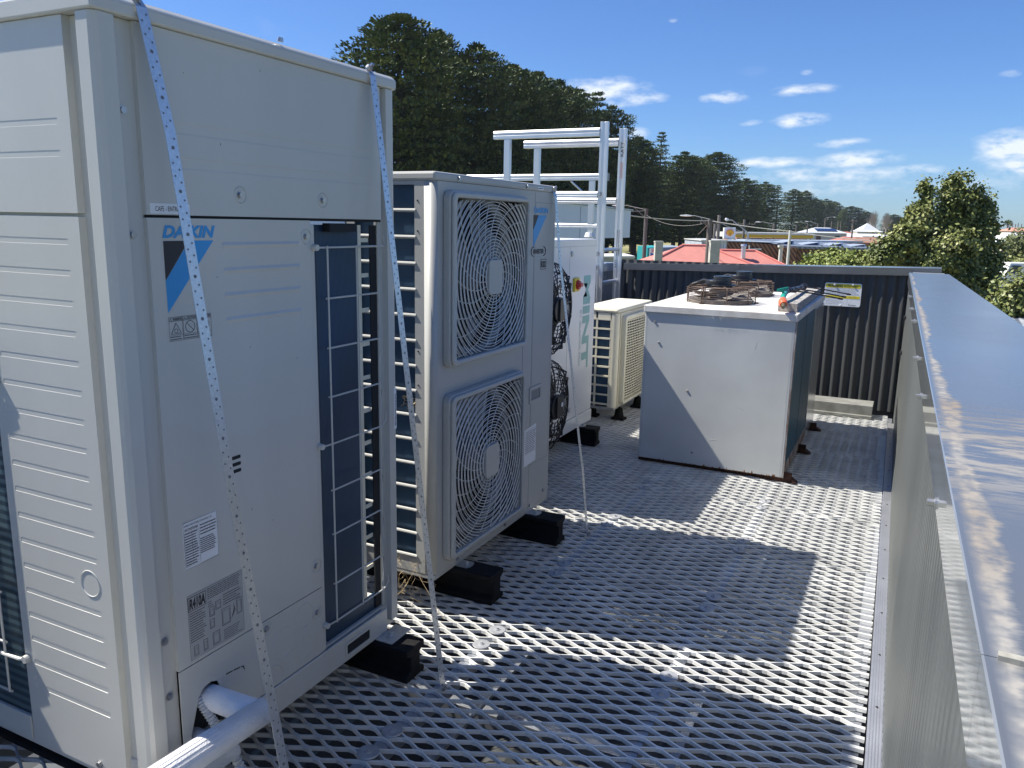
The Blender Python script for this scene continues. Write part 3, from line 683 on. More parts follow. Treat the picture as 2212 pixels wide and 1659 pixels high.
def fan(parent, cy, cz, a, b_, c, d, seed):
    o_ = rrect(a-.032, b_+.022, c-.024, d+.024, .03); o2 = rrect(a-.026, b_+.016, c-.018, d+.018, .026); i_ = rrect(a, b_, c, d, .014)
    m = MB(); frame(m, f2, o_, i_, 0, .030); frame(m, f2, o2, i_, .030, .042)
    fr = m.build('fan_frame', ivory2, parent, .006, False, 3)
    m = MB(); N_ = 36
    def clip(pts):
        run = []
        for p in pts:
            if a+.002 < p[1] < b_-.002 and c+.002 < p[2] < d-.002: run.append(p)
            else:
                if len(run) > 1: m.tube(run, .0023, 4)
                run = []
        if len(run) > 1: m.tube(run, .0019, 4)
    for i in range(N_):
        r = .060+i*.0113; ns = 44+i*3
        x = -1.42+.040-.004*(i % 2 == 0)
        clip([(x-.010*(r/.4), cy+r*math.cos(2*PI*q/ns), cz+r*math.sin(2*PI*q/ns)) for q in range(ns+1)])
    for q in range(22):
        t0 = 2*PI*q/22; clip([(-1.42+.034-.010*(.05+.02*s)/.4, cy+(.05+.018*s)*math.cos(t0-s*.050), cz+(.05+.018*s)*math.sin(t0-s*.050)) for s in range(24)])
    m.build('fan_grille', mat('grille_wire', (.60, .60, .58), .42), fr)
    m = MB(); m.prism(rrect(cy-.054, cy+.054, cz-.064, cz+.064, .016), f2, .030, .045); m.build('hub_plate', ivory2, fr, .003)
    m = MB(); m.cyl((-1.56, cy, cz), (-1.47, cy, cz), .07, .055, 20)
    for q in range(3):
        t0 = 2*PI*q/3+seed; vs = []
        for s in range(7):
            rr_ = .05+s*.038
            for h in (-1, 1):
                an = t0+s*.09+h*(.30+.035*s); vs.append((-1.50-.035*h, cy+rr_*math.cos(an), cz+rr_*math.sin(an)))
        m.add(vs, [(2*i, 2*i+1, 2*i+3, 2*i+2) for i in range(6)])
    m.build('fan_blades', mat('fan_grey', (.25, .26, .27), .5), fr)
    m = MB(); m.ring((-1.47, cy, cz), .292, .018, 'x', 48, 8)
    for q in range(5): m.box(-1.64, -1.625, cy-.29+q*.14, cy-.275+q*.14, c, d)
    m.build('fan_cowl', mat('cowl_grey', (.33, .34, .35), .5), fr)
fan(U2, 2.654, -.197, 2.372, 2.935, -.475, .083, .3)
fan(U2, 2.648, -.910, 2.372, 2.928, -1.198, -.622, 1.1)
m = MB(); plate(m, f2, 2.990, 2.9925, -.64, -.46, 0, .0008); plate(m, f2, 3.082, 3.0835, z0, .13, 0, .0006); plate(m, f2, 3.0, 3.0015, z0, -1.235, 0, .0006); outline(m, f2, 3.090, 3.285, -1.06, .09, .0015, .0006); m.build('panel_seams', mat('seam_grey', (.2, .2, .2), .6), U2)
m = MB(); text(m, 'DAIKIN', f2, 3.073, 3.218, .046, .070, .0012, .05, .05); m.build('maker_lettering', bluep, U2)
m = MB(); m.prism([(3.070, .038), (3.118, .038), (3.070, -.022)], f2, 0, .0012); text(m, 'INVERTER', f2, 3.073, 3.180, -.124, -.104, .0012, .03, .1)
for sg in (-1, 1): m.tube([f2(3.1265+sg*(.052+.022*math.cos(t)), -.114+.019*math.sin(t), .0012) for t in [-1.6+.32*q for q in range(11)]] if sg > 0 else [f2(3.1265-(.052+.022*math.cos(t)), -.114+.019*math.sin(t), .0012) for t in [-1.6+.32*q for q in range(11)]], .0018, 4)
outline(m, f2, 3.150, 3.212, -.192, -.148, .0022, .0012); text(m, 'R32', f2, 3.157, 3.206, -.184, -.156, .0014, .04); m.build('black_lettering', printk, U2)
m = MB(); m.prism([(3.121, .038), (3.203, .038), (3.073, -.094), (3.070, -.024)], f2, 0, .0012); m.build('blue_band', bluep, U2)
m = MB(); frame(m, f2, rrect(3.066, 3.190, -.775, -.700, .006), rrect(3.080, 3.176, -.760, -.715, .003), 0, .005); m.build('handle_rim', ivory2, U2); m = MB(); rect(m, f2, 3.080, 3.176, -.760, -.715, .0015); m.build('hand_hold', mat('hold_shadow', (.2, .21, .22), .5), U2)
m = MB(); m.prism([(3.028, -1.052), (3.150, -1.046), (3.150, -.875), (3.028, -.885)], f2, 0, .0008); o = m.build('rating_sticker', stick, U2)
m = MB(); dashes(m, f2, 3.040, 3.145, -.995, -.895, 12, .0012, 31, .35, .03, .15, .15); outline(m, f2, 3.040, 3.146, -.998, -.890, .0008, .0012); m.build('lettering', greyprint, o)
m = MB(); m.prism([(3.1, .142), (3.155, .142), (3.155, .153), (3.1, .153)], FX(-1.416), 0, .0006); o = m.build('name_sticker', stick, U2)
m = MB(); dashes(m, FX(-1.416), 3.104, 3.150, .144, .151, 1, .001, 3, .5, .05, .2, .1); m.build('lettering', greyprint, o)
for u, v in ((2.44, .150), (2.99, .150), (3.27, .148)): screw(U2, FX(-1.416), u, v, 0, .007)
for u, v in ((2.45, -1.254), (2.85, -1.254), (3.10, -1.25), (3.245, -1.22)): screw(U2, f2, u, v, 0, .007)
for y in (2.47, 3.10):
    m = MB(); m.prism([(-1.43, y-.03), (-1.375, y-.03), (-1.365, y-.015), (-1.365, y+.015), (-1.375, y+.03), (-1.43, y+.03)], FZ(-1.2815), 0, .003); m.cyl((-1.39, y, -1.278), (-1.39, y, -1.266), .010, .008, 6)
    m.build('mounting_foot', galv, U2)
# dry grass / nest wisps caught in the side grille and under the edge
m = MB(); rg = random.Random(5)
for q in range(20):
    p = Vector((-1.50+rg.uniform(-.10, .03), 2.285+rg.uniform(-.03, .005), -1.27+rg.uniform(-.05, .05))); pts = [p]
    for s in range(4): p = p+Vector((rg.uniform(-.03, .03), rg.uniform(-.02, .02), rg.uniform(-.04, .02))); pts.append(p)
    m.tube(pts, .0007, 3)
m.tube([(-1.52, 2.28, -1.22), (-1.45, 2.27, -1.30), (-1.36, 2.25, -1.395)], .0009, 3); m.tube([(-1.50, 2.28, -1.25), (-1.54, 2.26, -1.33), (-1.60, 2.2, -1.395)], .0009, 3)
for q in range(26):
    p = Vector((-1.53+rg.uniform(-.03, .025), 2.292+rg.uniform(0, .012), -.625+rg.uniform(-.018, .02))); m.tube([p, p+Vector((rg.uniform(-.02, .02), rg.uniform(-.005, .01), rg.uniform(-.012, .012)))], .0016, 3)
o = m.build('dry_grass', mat('straw', (.50, .38, .22), .8)); tag(o, 'wisps of dry grass caught under the grille corner of the twin-fan unit', 'dry grass', kind='stuff')
# ================================================================== unit 3: glossy white unit
U3 = thing('white_condensing_unit', (-2.1, 4.16, -1.28), 'glossy white refrigeration unit with two black fan guards, red rotary switch and green MINT lettering', 'refrigeration unit')
f3 = FX(-1.80)
m = MB(); m.box(-2.31, -1.8, 3.44, 4.875, -1.20, -.085); m.build('casing', white, U3, .006)
m = MB(); m.box(-2.305, -1.796, 3.435, 4.88, -1.28, -1.203); m.build('base_rail', white, U3, .004)
m = MB(); plate(m, f3, 4.418, 4.420, -1.20, -.13, 0, .0008); plate(m, f3, 3.45, 4.87, -.128, -.126, 0, .0008); m.build('panel_seams', mat('seam_white', (.35, .36, .37), .5), U3)
m = MB(); text(m, 'MINT', f3, 4.662, 4.782, -.905, -.310, .001, .05, 0, -90); o = m.build('maker_lettering', tealp, U3)
m = MB(); text(m, 'BY GLACIER PRO', f3, 4.612, 4.642, -.875, -.520, .001, .01, 0, -90); m.build('small_lettering', mat('pale_teal', (.40, .55, .54), .4), U3)
m = MB(); m.prism(rrect(4.478, 4.560, -.398, -.315, .006), f3, 0, .015); sw = m.build('rotary_switch', yelplast, U3, .003)
m = MB(); m.cyl(f3(4.522, -.357, .015), f3(4.522, -.357, .03), .030, .026, 20); m.hexa([f3(4.497, -.372, .03), f3(4.547, -.372, .03), f3(4.547, -.342, .03), f3(4.497, -.342, .03)], [f3(4.503, -.366, .045), f3(4.541, -.366, .045), f3(4.541, -.348, .045), f3(4.503, -.348, .045)]); m.build('knob', redp, sw)
for u, v in ((4.447, -.170), (4.485, -1.135)):
    m = MB(); m.cyl(f3(u, v, 0), f3(u, v, .006), .018, .014, 14); m.build('latch', steel, U3)
for zc_ in (-.455, -1.000):
    cy = 3.975; m = MB()
    for r, n in ((.265, .012), (.262, .05), (.252, .085), (.232, .105), (.212, .115), (.192, .120), (.172, .123), (.152, .125), (.132, .126), (.112, .126), (.092, .126), (.258, .065), (.244, .095)): m.ring((-1.80+n, cy, zc_), r, .0026, 'x', 44, 5)
    for q in range(16):
        t = 2*PI*q/16; m.tube([(-1.80+n, cy+r*math.cos(t+s), zc_+r*math.sin(t+s)) for r, n, s in ((.268, .005, 0), (.262, .06, .02), (.245, .10, .06), (.20, .122, .14), (.14, .128, .24), (.085, .128, .32))], .003, 5)
    for q in range(4):
        t = 2*PI*q/4+.6
        for s in (-.12, .12): m.tube([(-1.80+.02, cy+.285*math.cos(t+s*.8), zc_+.285*math.sin(t+s*.8)), (-1.80+.10, cy+.262*math.cos(t+s*.8), zc_+.262*math.sin(t+s*.8)), (-1.80+.133, cy+.11*math.cos(t+s*2), zc_+.11*math.sin(t+s*2))], .0045, 5)
    g_ = m.build('fan_guard', black, U3)
    m = MB(); m.cyl((-1.795, cy, zc_), (-1.665, cy, zc_), .075, .070, 22); m.box(-1.70, -1.655, cy-.02, cy+.075, zc_-.06, zc_+.06)
    m.build('motor', black, g_, .004); m = MB(); m.cyl((-1.6545, cy+.045, zc_+.01), (-1.6535, cy+.045, zc_+.01), .014, .014, 12); m.build('motor_label', stick, g_)
    m = MB(); m.cyl((-1.7995, cy, zc_), (-1.795, cy, zc_), .255, .255, 40)
    for q in range(7):
        t = 2*PI*q/7; m.add([(-1.775, cy+.07*math.cos(t), zc_+.07*math.sin(t)), (-1.745, cy+.07*math.cos(t+.6), zc_+.07*math.sin(t+.6)), (-1.73, cy+.235*math.cos(t+.75), zc_+.235*math.sin(t+.75)), (-1.785, cy+.235*math.cos(t+.2), zc_+.235*math.sin(t+.2))], [(0, 1, 2, 3)])
    m.build('fan_blades', mat('fan_black', (.02, .02, .022), .5), g_)
for y in (3.60, 4.70):
    m = MB(); m.prism([(-1.82, y-.03), (-1.775, y-.03), (-1.765, y+.0), (-1.775, y+.03), (-1.82, y+.03)], FZ(-1.2822), 0, .003); m.cyl((-1.785, y, -1.279), (-1.785, y, -1.267), .009, .008, 6)
    m.build('mounting_foot', galv, U3)
# ================================================================== unit 4: small cream unit
U4 = thing('small_outdoor_unit', (-1.9, 5.65, -1.29), 'small cream outdoor unit with a fine slatted grille, beside the ladder foot', 'air conditioner')
f4 = FX(-1.762); fl4 = FYm(5.255)
m = MB(); 
m.box(-2.05, -1.762, 5.97, 6.06, -1.275, -.60); m.box(-2.05, -2.04, 5.26, 6.0, -1.275, -.6)
k = 6; pr = [(-1.792+.03*math.sin(PI/2*i/k), 5.285-.03*math.cos(PI/2*i/k)) for i in range(k+1)]; m.prism([(-1.812, 5.255)]+pr+[(-1.762, 5.31), (-1.775, 5.31), (-1.812, 5.275)], lambda u, v, n: (u, v, n), -1.275, -.60)
plate(m, f4, 5.30, 5.34, -1.275, -.60, -.01, 0); plate(m, f4, 5.34, 6.0, -.66, -.60, -.01, 0); plate(m, f4, 5.34, 6.0, -1.275, -1.235, -.01, 0)
m.build('casing', cream, U4)
m = MB(); m.box(-2.055, -1.757, 5.25, 6.065, -.60, -.565); m.build('top_cover', cream, U4, .018)
m = MB(); m.box(-2.04, -1.77, 5.262, 6.05, -1.292, -1.276); m.build('base_pan', ivory2, U4)
m = MB(); rr0 = [(-2.045, -1.925), (-1.912, -1.818)]
m.box(-1.925, -1.912, 5.255, 5.262, -1.275, -.60); m.box(-1.818, -1.811, 5.255, 5.262, -1.275, -.60); m.box(-2.05, -2.04, 5.255, 5.262, -1.275, -.6)
for i in range(10): z = -.645-.0675*i; m.box(-2.04, -1.816, 5.254, 5.262, z-.006, z+.006)
plate(m, fl4, -2.05, -1.812, -.64, -.60, -.006, 0); m.build('side_grille', cream, U4)
m = MB(); m.box(-2.04, -1.815, 5.275, 5.28, -1.27, -.61); m.build('coil', coilm, U4)
m = MB(); m.box(-1.85, -1.83, 5.34, 6.0, -1.24, -.65); m.build('inner_shroud', dark, U4)
o4, i4 = rrect(5.335, 6.03, -1.262, -.622, .03), rrect(5.36, 6.0, -1.242, -.655, .02)
m = MB(); frame(m, f4, o4, i4, 0, .035); fr = m.build('grille_frame', cream, U4, .006)
m = MB()
for i in range(30): z = -.662-.0192*i; cv = .010; m.tube([f4(5.358, z, .020), f4(5.5, z, .030), f4(5.68, z, .033), f4(5.86, z, .030), f4(6.002, z, .020)], .0042, 5)
for i in range(16): y = 5.375+.0408*i; m.tube([f4(y, -1.243, .018), f4(y, -.654, .018)], .003, 4)
m.build('grille_slats', cream, fr)
for (x, y) in ((-1.79, 5.45), (-2.0, 5.45), (-1.79, 5.90), (-2.0, 5.90)):
    m = MB(); m.hexa([(x-.05, y-.04, DECK+.002), (x+.05, y-.04, DECK+.002), (x+.05, y+.04, DECK+.002), (x-.05, y+.04, DECK+.002)], [(x-.045, y-.035, DECK+.018), (x+.045, y-.035, DECK+.018), (x+.045, y+.035, DECK+.018), (x-.045, y+.035, DECK+.018)])
    m.cyl((x, y, DECK+.018), (x, y, DECK+.085), .036, .026, 12); m.cyl((x, y, DECK+.085), (x, y, -1.292), .012, .012, 8)
    m.build('rubber_foot', rubber, U4)
# ================================================================== unit 5: old white condenser
U5 = thing('old_condenser', (-.92, 5.2, DECK), 'aged white box condenser with two rusty fan cages on its lid, green coil side', 'condenser')
f5 = FYm(4.5)
m = MB(); m.box(-1.345, -.505, 4.5, 6.0, -1.372, -.488)
m.build('casing', oldwhite, U5, .004)
m = MB(); m.box(-1.353, -.497, 4.490, 6.04, -.490, -.450); m.build('lid', oldlid, U5, .004)
m = MB(); f5x = FX(-.505)
plate(m, f5x, 4.535, 4.99, -1.30, -.500, 0, .004); plate(m, f5x, 5.01, 5.46, -1.30, -.500, 0, .004); m.build('side_coil', coilgreen, U5)
m = MB(); plate(m, f5x, 4.99, 5.01, -1.36, -.5, 0, .002); m.build('coil_gap', dark, U5)
m = MB(); plate(m, f5x, 5.47, 5.99, -1.368, -.505, 0, .010); m.build('end_sheet', mat('brushed_sheet', (.62, .63, .64), .22, .8, .06, 5), U5)
m = MB(); plate(m, f5x, 4.50, 4.535, -1.372, -.49, 0, .006); plate(m, f5x, 4.535, 5.47, -1.372, -1.30, 0, .006); m.build('coil_frame', mat('rust_streaked_frame', (.42, .42, .41), .6, 0, 0, 12, .2, 60, col2=(.16, .07, .04)), U5)
for y in (4.53, 5.2, 5.85):
    m = MB(); m.prism([(y-.02, DECK+.001), (y+.075, DECK+.001), (y+.03, -1.373), (y-.02, -1.373)], lambda u, v, n: (n, u, v), -.60, -.44) if False else m.hexa([(-.60, y-.02, DECK+.001), (-.425, y-.02, DECK+.001), (-.425, y+.04, DECK+.001), (-.60, y+.04, DECK+.001)], [(-.60, y-.02, -1.373), (-.46, y-.02, -1.373), (-.46, y+.03, -1.373), (-.60, y+.03, -1.373)])
    m.box(-.50, -.455, y-.02, y-.012, -1.373, -1.34)
    m.build('steel_foot', rust, U5)
m = MB(); m.box(-1.35, -.50, 4.53, 4.58, DECK+.001, -1.374); m.box(-1.35, -1.30, 4.58, 6.0, DECK+.001, -1.374); m.build('base_channel', rust, U5)
for u, v in ((-1.285, -.545), (-1.255, -.665), (-1.070, -.935), (-1.02, -1.30)):
    m = MB(); m.cyl(f5(u, v, 0), f5(u, v, .004), .008, .006, 8); m.build('screw', mat('dull_screw', (.3, .3, .3), .6, .5), U5)
m = MB()
for (x, y, x2, y2) in ((-1.12, -.715, -1.10, -.722), (-1.14, -1.08, -1.135, -1.05), (-.92, -1.21, -.88, -1.2), (-.7, -.62, -.71, -.66), (-.78, -1.0, -.74, -1.01)): m.tube([f5(x, y, .0), f5(x2, y2, .0)], .0007, 4)
m.build('scratches', mat('scratch', (.42, .42, .43), .7), U5)
m = MB(); rg = random.Random(11)
pts = []
for q in range(28):
    u = -1.0+q*.0075; pts.append((u, -.4905-rg.uniform(.0, .010)-(.010 if q % 5 == 3 else 0)))
for q in range(27):
    if rg.random() < .6: m.tube([f5(pts[q][0], -.490, .0106), f5(pts[q+1][0], pts[q+1][1]-.004, .0112)], .0009, 4)
m.build('flaking_paint', oldlid, U5)
m = MB(); rg = random.Random(4)
for q in range(34):
    u = -1.345+rg.random()**.6*.83; w_ = rg.uniform(.003, .013); h_ = rg.uniform(.003, .018)
    m.add([f5(u, -1.3715, .0006), f5(u+w_, -1.3715, .0006), f5(u+w_*.8, -1.3715+h_*.5, .0006), f5(u+w_*.45, -1.3715+h_, .0006), f5(u+w_*.1, -1.3715+h_*.4, .0006)], [(0, 1, 2, 3, 4)])
m.build('rust_spots', mat('rust_spot', (.22, .11, .06), .8, 0, .4, 60), U5)
m = MB(); rect(m, f5, -1.333, -1.3315, -1.37, -.49, .0006); rect(m, f5, -.5195, -.518, -1.37, -.49, .0006); m.build('edge_seams', mat('seam_old', (.36, .37, .37), .6), U5)
for cx, cy, rot in ((-1.010, 4.955, .2), (-1.000, 5.62, .5)):
    R_ = .205; m = MB(); z0_ = -.449
    for i in range(7): m.ring((cx, cy, z0_+.010+.0128*i), R_, .0017, 'z', 48, 5)
    for r in (.19, .170, .150, .130, .110, .09): m.ring((cx, cy, z0_+.094-.002*(r < .1)), r, .0019, 'z', 40, 5)
    for q in range(9):
        t = 2*PI*q/9+rot
        for s in ((-.035, .035) if q % 3 == 0 else (0,)):
            c_, s_ = math.cos(t+s), math.sin(t+s); m.tube([(cx+R_*1.015*c_, cy+R_*1.015*s_, z0_), (cx+R_*1.015*c_, cy+R_*1.015*s_, z0_+.089), (cx+R_*.97*c_, cy+R_*.97*s_, z0_+.098), (cx+.05*c_, cy+.05*s_, z0_+.098)], .0028, 5)
    cg = m.build('fan_cage', wirem, U5)
    m = MB(); m.cyl((cx, cy, z0_), (cx, cy, z0_+.022), R_*.96, R_*.95, 40); m.cyl((cx, cy, z0_+.0), (cx, cy, z0_+.075), .075, .07, 20)
    for q in range(5):
        t = 2*PI*q/5; m.add([(cx+.07*math.cos(t), cy+.07*math.sin(t), z0_+.035), (cx+.07*math.cos(t+.7), cy+.07*math.sin(t+.7), z0_+.060), (cx+.185*math.cos(t+.7), cy+.185*math.sin(t+.7), z0_+.066), (cx+.185*math.cos(t+.1), cy+.185*math.sin(t+.1), z0_+.030)], [(0, 1, 2, 3)])
    m.build('fan_blades', mat('cage_inner', (.20, .18, .16), .7), cg)
    m = MB(); m.cyl((cx, cy, z0_+.085), (cx, cy, z0_+.108), .085, .085, 24); m.cyl((cx-.02, cy, z0_+.106), (cx-.02, cy, z0_+.134), .078, .075, 24)
    mo = m.build('motor', black, cg, .004)
    m = MB(); m.cyl((cx+.005, cy, z0_+.104), (cx+.005, cy, z0_+.160), .056, .053, 24); m.build('motor_cap', mat('gloss_black', (.02, .022, .026), .18, 0, 0, 1), mo, .006)
    m = MB(); m.tube([(cx-.05, cy, z0_+.122), (cx-.11, cy+.01, z0_+.130), (cx-.15, cy+.03, z0_+.112), (cx-.185, cy+.03, z0_+.100)], .010, 8); m.cyl((cx-.085, cy, z0_+.118), (cx-.055, cy, z0_+.118), .016, .016, 10); m.build('cable', black, cg)
    for q in range(3):
        t = 2*PI*q/3+rot; m = MB(); m.cyl((cx+.215*math.cos(t), cy+.215*math.sin(t), z0_), (cx+.215*math.cos(t), cy+.215*math.sin(t), z0_+.006), .014, .012, 8); m.build('fixing', rust, cg)
# timber block and watering wand on the lid
m = MB(); m.hexa([(-.62, 4.60, -.449), (-.515, 4.60, -.449), (-.525, 5.95, -.449), (-.63, 5.95, -.449)], [(-.62, 4.60, -.400), (-.515, 4.60, -.400), (-.525, 5.95, -.400), (-.63, 5.95, -.400)])
tag(m.build('timber_block', timber, None, .003), 'weathered grey length of timber lying on the lid of the old white condenser', 'timber')
WD = thing('hose_wand', (-.585, 4.9, -.40), 'hose fitting with orange coupling, green tap and black rods lying on the grey timber', 'hose fitting')
A0 = Vector((-.572, 4.465, -.405)); A1 = Vector((-.588, 4.535, -.388)); A2 = Vector((-.602, 4.66, -.366)); A3 = Vector((-.606, 4.86, -.350)); A4 = Vector((-.60, 5.60, -.372))
m = MB(); m.cyl(A0+Vector((.002, -.03, -.006)), A0, .009, .010, 12); m.cyl(A0, A0+(A1-A0)*.3, .013, .013, 12); m.build('brass_nozzle', brass, WD)
m = MB(); m.tube([A0+(A1-A0)*.2, A0+(A1-A0)*.45, A1, A1+(A2-A1)*.25], [.018, .024, .023, .018], 16); m.build('orange_coupling', orangep, WD)
m = MB(); m.tube([A1+(A2-A1)*.2, A1+(A2-A1)*.6, A2, A3+(A2-A3)*.6], [.015, .014, .015, .013], 14); m.tube([A2, A2+Vector((-.006, .0, .028))], .007, 8); m.hexa([A2+Vector((-.036, -.02, .022)), A2+Vector((.020, .005, .030)), A2+Vector((.020, .022, .030)), A2+Vector((-.036, .0, .022))], [A2+Vector((-.036, -.02, .036)), A2+Vector((.020, .005, .050)), A2+Vector((.020, .022, .050)), A2+Vector((-.036, .0, .036))])
m.build('green_tap', greenp, WD, .002)
bg = mat('blue_black_plastic', (.035, .04, .06), .4)
m = MB(); m.tube([A3+(A2-A3)*.6, A3, A4], [.013, .012, .011], 12)
for t, r in ((0.02, .018), (.14, .017), (.35, .016), (.7, .016), (.98, .024)): p = A3.lerp(A4, t); m.cyl(p-Vector((0, .012, 0)), p+Vector((0, .018, 0)), r, r*.9, 14)
m.build('black_stem', bg, WD)
for i, (t, L_) in enumerate(((.08, .27), (.42, .27), (.95, .27))):
    p = A3.lerp(A4, t); e_ = p+Vector((L_, .02, -.034)); m = MB(); m.tube([p, p.lerp(e_, .5)+Vector((0, 0, .004)), e_], .0042, 6); m.cyl(e_, e_+Vector((.025, .002, -.004)), .0062, .005, 8); m.build('black_rod', black, WD)
# ================================================================== ladder with walkway rails
LD = thing('access_ladder', (-2.28, 6.45, DECK), 'aluminium access ladder with tall stiles and twin handrails leading over the grey parapet', 'ladder')
S1 = Vector((-2.28, 6.245, 0)); S2 = Vector((-2.28, 6.71, 0)); zt = .812
def stile(S_):
    m = MB(); x, y = S_.x, S_.y
    pr = [(x-.034, y-.013), (x-.012, y-.013), (x-.010, y-.009), (x+.010, y-.009), (x+.012, y-.013), (x+.034, y-.013), (x+.034, y+.013), (x-.034, y+.013)]
    m.prism(pr, lambda u, v, n: (u, v, n), DECK+.01, zt); return m.build('stile', alu, LD, .002)
stile(S1); s2 = stile(S2)
for i in range(6):
    z = -.20-.273*i if i else -.20
    m = MB(); m.tube([(-2.285, 6.25, z), (-2.285, 6.70, z)], .0165, 12); m.build('rung', alu, LD)
f = lambda u, v, n: (-2.28+u, S1.y-.013-n, v)
m = MB(); fk = lambda u, v, n: (u, S2.y-.0132-n, v); text(m, 'KATT', fk, -2.293, -2.268, .58, .70, .001, .01, 0, 90); dashes(m, lambda u, v, n: fk(v, u, n), -.26, -.03, -2.300, -2.265, 2, .001, 4, .25, .4, .8, .1); text(m, 'KATT', fk, -2.303, -2.285, -.36, -.29, .001, .01, 0, 90)
m.build('lettering', greyprint, s2)
m = MB(); dashes(m, lambda u, v, n: fk(v, u, n), .40, .54, -2.296, -2.266, 3, .001, 5, .35, .05, .2, .1); m.build('warning_lettering', mat('pale_red_print', (.55, .25, .22), .5), s2)
def railprof(m, x0, x1, y, z, h=.066):
    pr = [(y-.022, z-h/2), (y+.022, z-h/2), (y+.022, z+h/2-.014), (y+.012, z+h/2), (y-.012, z+h/2), (y-.022, z+h/2-.014), (y-.022, z+.008), (y-.018, z+.004), (y-.018, z-.004), (y-.022, z-.008)]
    m.prism(pr, lambda u, v, n: (n, u, v), x0, x1)
for y, xl, zr, xs_ in ((6.245, -3.275, .735, -3.145), (6.71, -3.21, .70, -3.08)):
    m = MB(); railprof(m, xl, -2.315, y, zr); m.build('top_rail', alu, LD, .001)
    m = MB(); railprof(m, xl, -2.315, y, zr-.49, .052); m.build('mid_rail', alu, LD, .001)
    m = MB(); m.box(xs_-.027, xs_+.027, y-.02, y+.02, -.33, zr-.033); m.build('post', alu, LD, .002)
for z in (.25, -.23, -.34):
    m = MB(); m.cyl((-2.30, 6.231, z), (-2.30, 6.215, z), .018, .016, 10); m.build('bolt', steel, LD)
GR = thing('guard_rail', (-3.1, 8.3, -.35), 'aluminium guard rail with an end cap and slanted brace beyond the ladder', 'guard rail')
m = MB(); yg = 8.3; p0 = ray(1311, 378); p0 = p0*(yg/p0.y); p1 = ray(1275, 508); p1 = p1*(yg/p1.y)
railprof(m, -5.2, p0.x, yg, p0.z-.02, .07); m.build('top_rail', alu, GR, .001)
m = MB(); railprof(m, -5.2, p0.x-.05, yg, p0.z-.54, .05); m.build('lower_rail', alu, GR, .001)
m = MB(); m.box(p0.x, p0.x+.02, yg-.03, yg+.03, p0.z-.06, p0.z+.02); m.build('end_cap', mat('cap_grey', (.25, .25, .26), .5), GR)
m = MB(); m.box(p1.x-.03, p1.x+.03, yg-.02, yg+.02, -.42, p0.z-.055); m.build('post', alu, GR, .002)
m = MB(); m.tube([(p1.x-.26, yg+.03, p0.z-.06), (p1.x-.04, yg+.03, p0.z-.24)], .012, 6); m.build('brace', alu, GR)
m = MB(); m.cyl((p1.x, yg, p1.z-.02), (p1.x, yg, p1.z+.03), .065, .05, 14); m.build('post_collar', white, GR)
# ================================================================== beyond the roof
HR = Vector((RX.z*0+.8960, .4440, 0)).normalized(); HF = Vector((-HR.y, HR.x, 0))
def leafmat(name, c1, c2, c3, sc=.35, rough=.6):
    m = mat(name, c1, rough); nt = m.node_tree; b = nt.nodes['Principled BSDF']
    tc = nt.nodes.new('ShaderNodeTexCoord'); n = nt.nodes.new('ShaderNodeTexNoise'); n.inputs['Scale'].default_value = sc; n.inputs['Detail'].default_value = 8; n.inputs['Roughness'].default_value = .7
    nt.links.new(tc.outputs['Object'], n.inputs['Vector'])
    r = nt.nodes.new('ShaderNodeValToRGB'); r.color_ramp.elements[0].position = .36; r.color_ramp.elements[1].position = .64
    r.color_ramp.elements[0].color = (*c2, 1); r.color_ramp.elements[1].color = (*c3, 1); e = r.color_ramp.elements.new(.5); e.color = (*c1, 1)
    nt.links.new(n.outputs['Fac'], r.inputs['Fac']); nt.links.new(r.outputs['Color'], b.inputs['Base Color'])
    b.inputs['Specular IOR Level'].default_value = .25
    return m
pineleaf = leafmat('pine_foliage', (.066, .102, .034), (.034, .062, .021), (.165, .185, .062), .6)
broadleaf = leafmat('broad_leaves', (.155, .180, .055), (.085, .11, .033), (.28, .285, .105), .9, .45)
hedgeleaf = leafmat('hedge_leaves', (.20, .24, .06), (.11, .15, .035), (.30, .33, .10), .8, .5)
bark = mat('bark', (.085, .065, .05), .9, 0, .4, 6, .5, 30)
# ground, road
g = mat('ground_grass', (.30, .26, .11), .95, 0, 0, .05, 0, 1, col2=(.13, .15, .045))
m = MB(); m.add([(-6000, -3000, GROUND), (6000, -3000, GROUND), (6000, 9000, GROUND), (-6000, 9000, GROUND)], [(0, 1, 2, 3)]); tag(m.build('ground', g), kind='structure')
m = MB(); m.add([(-38, -60, GROUND+.01), (-24, -60, GROUND+.01), (-24, 900, GROUND+.01), (-38, 900, GROUND+.01)], [(0, 1, 2, 3)]); tag(m.build('road', mat('asphalt', (.06, .06, .065), .9, 0, .15, 2)), kind='structure')
m = MB(); m.box(-24, -23.85, -60, 900, GROUND, GROUND+.13); m.box(-38.15, -38, -60, 900, GROUND, GROUND+.13); tag(m.build('kerb', mat('concrete', (.38, .37, .35), .9, 0, .15, 2)), kind='structure')
m = MB(); 
for i in range(70): m.add([(-31.1, -50+i*12, GROUND+.014), (-30.9, -50+i*12, GROUND+.014), (-30.9, -44+i*12, GROUND+.014), (-31.1, -44+i*12, GROUND+.014)], [(0, 1, 2, 3)])
tag(m.build('road_markings', mat('road_paint', (.7, .7, .68), .7)), kind='structure')
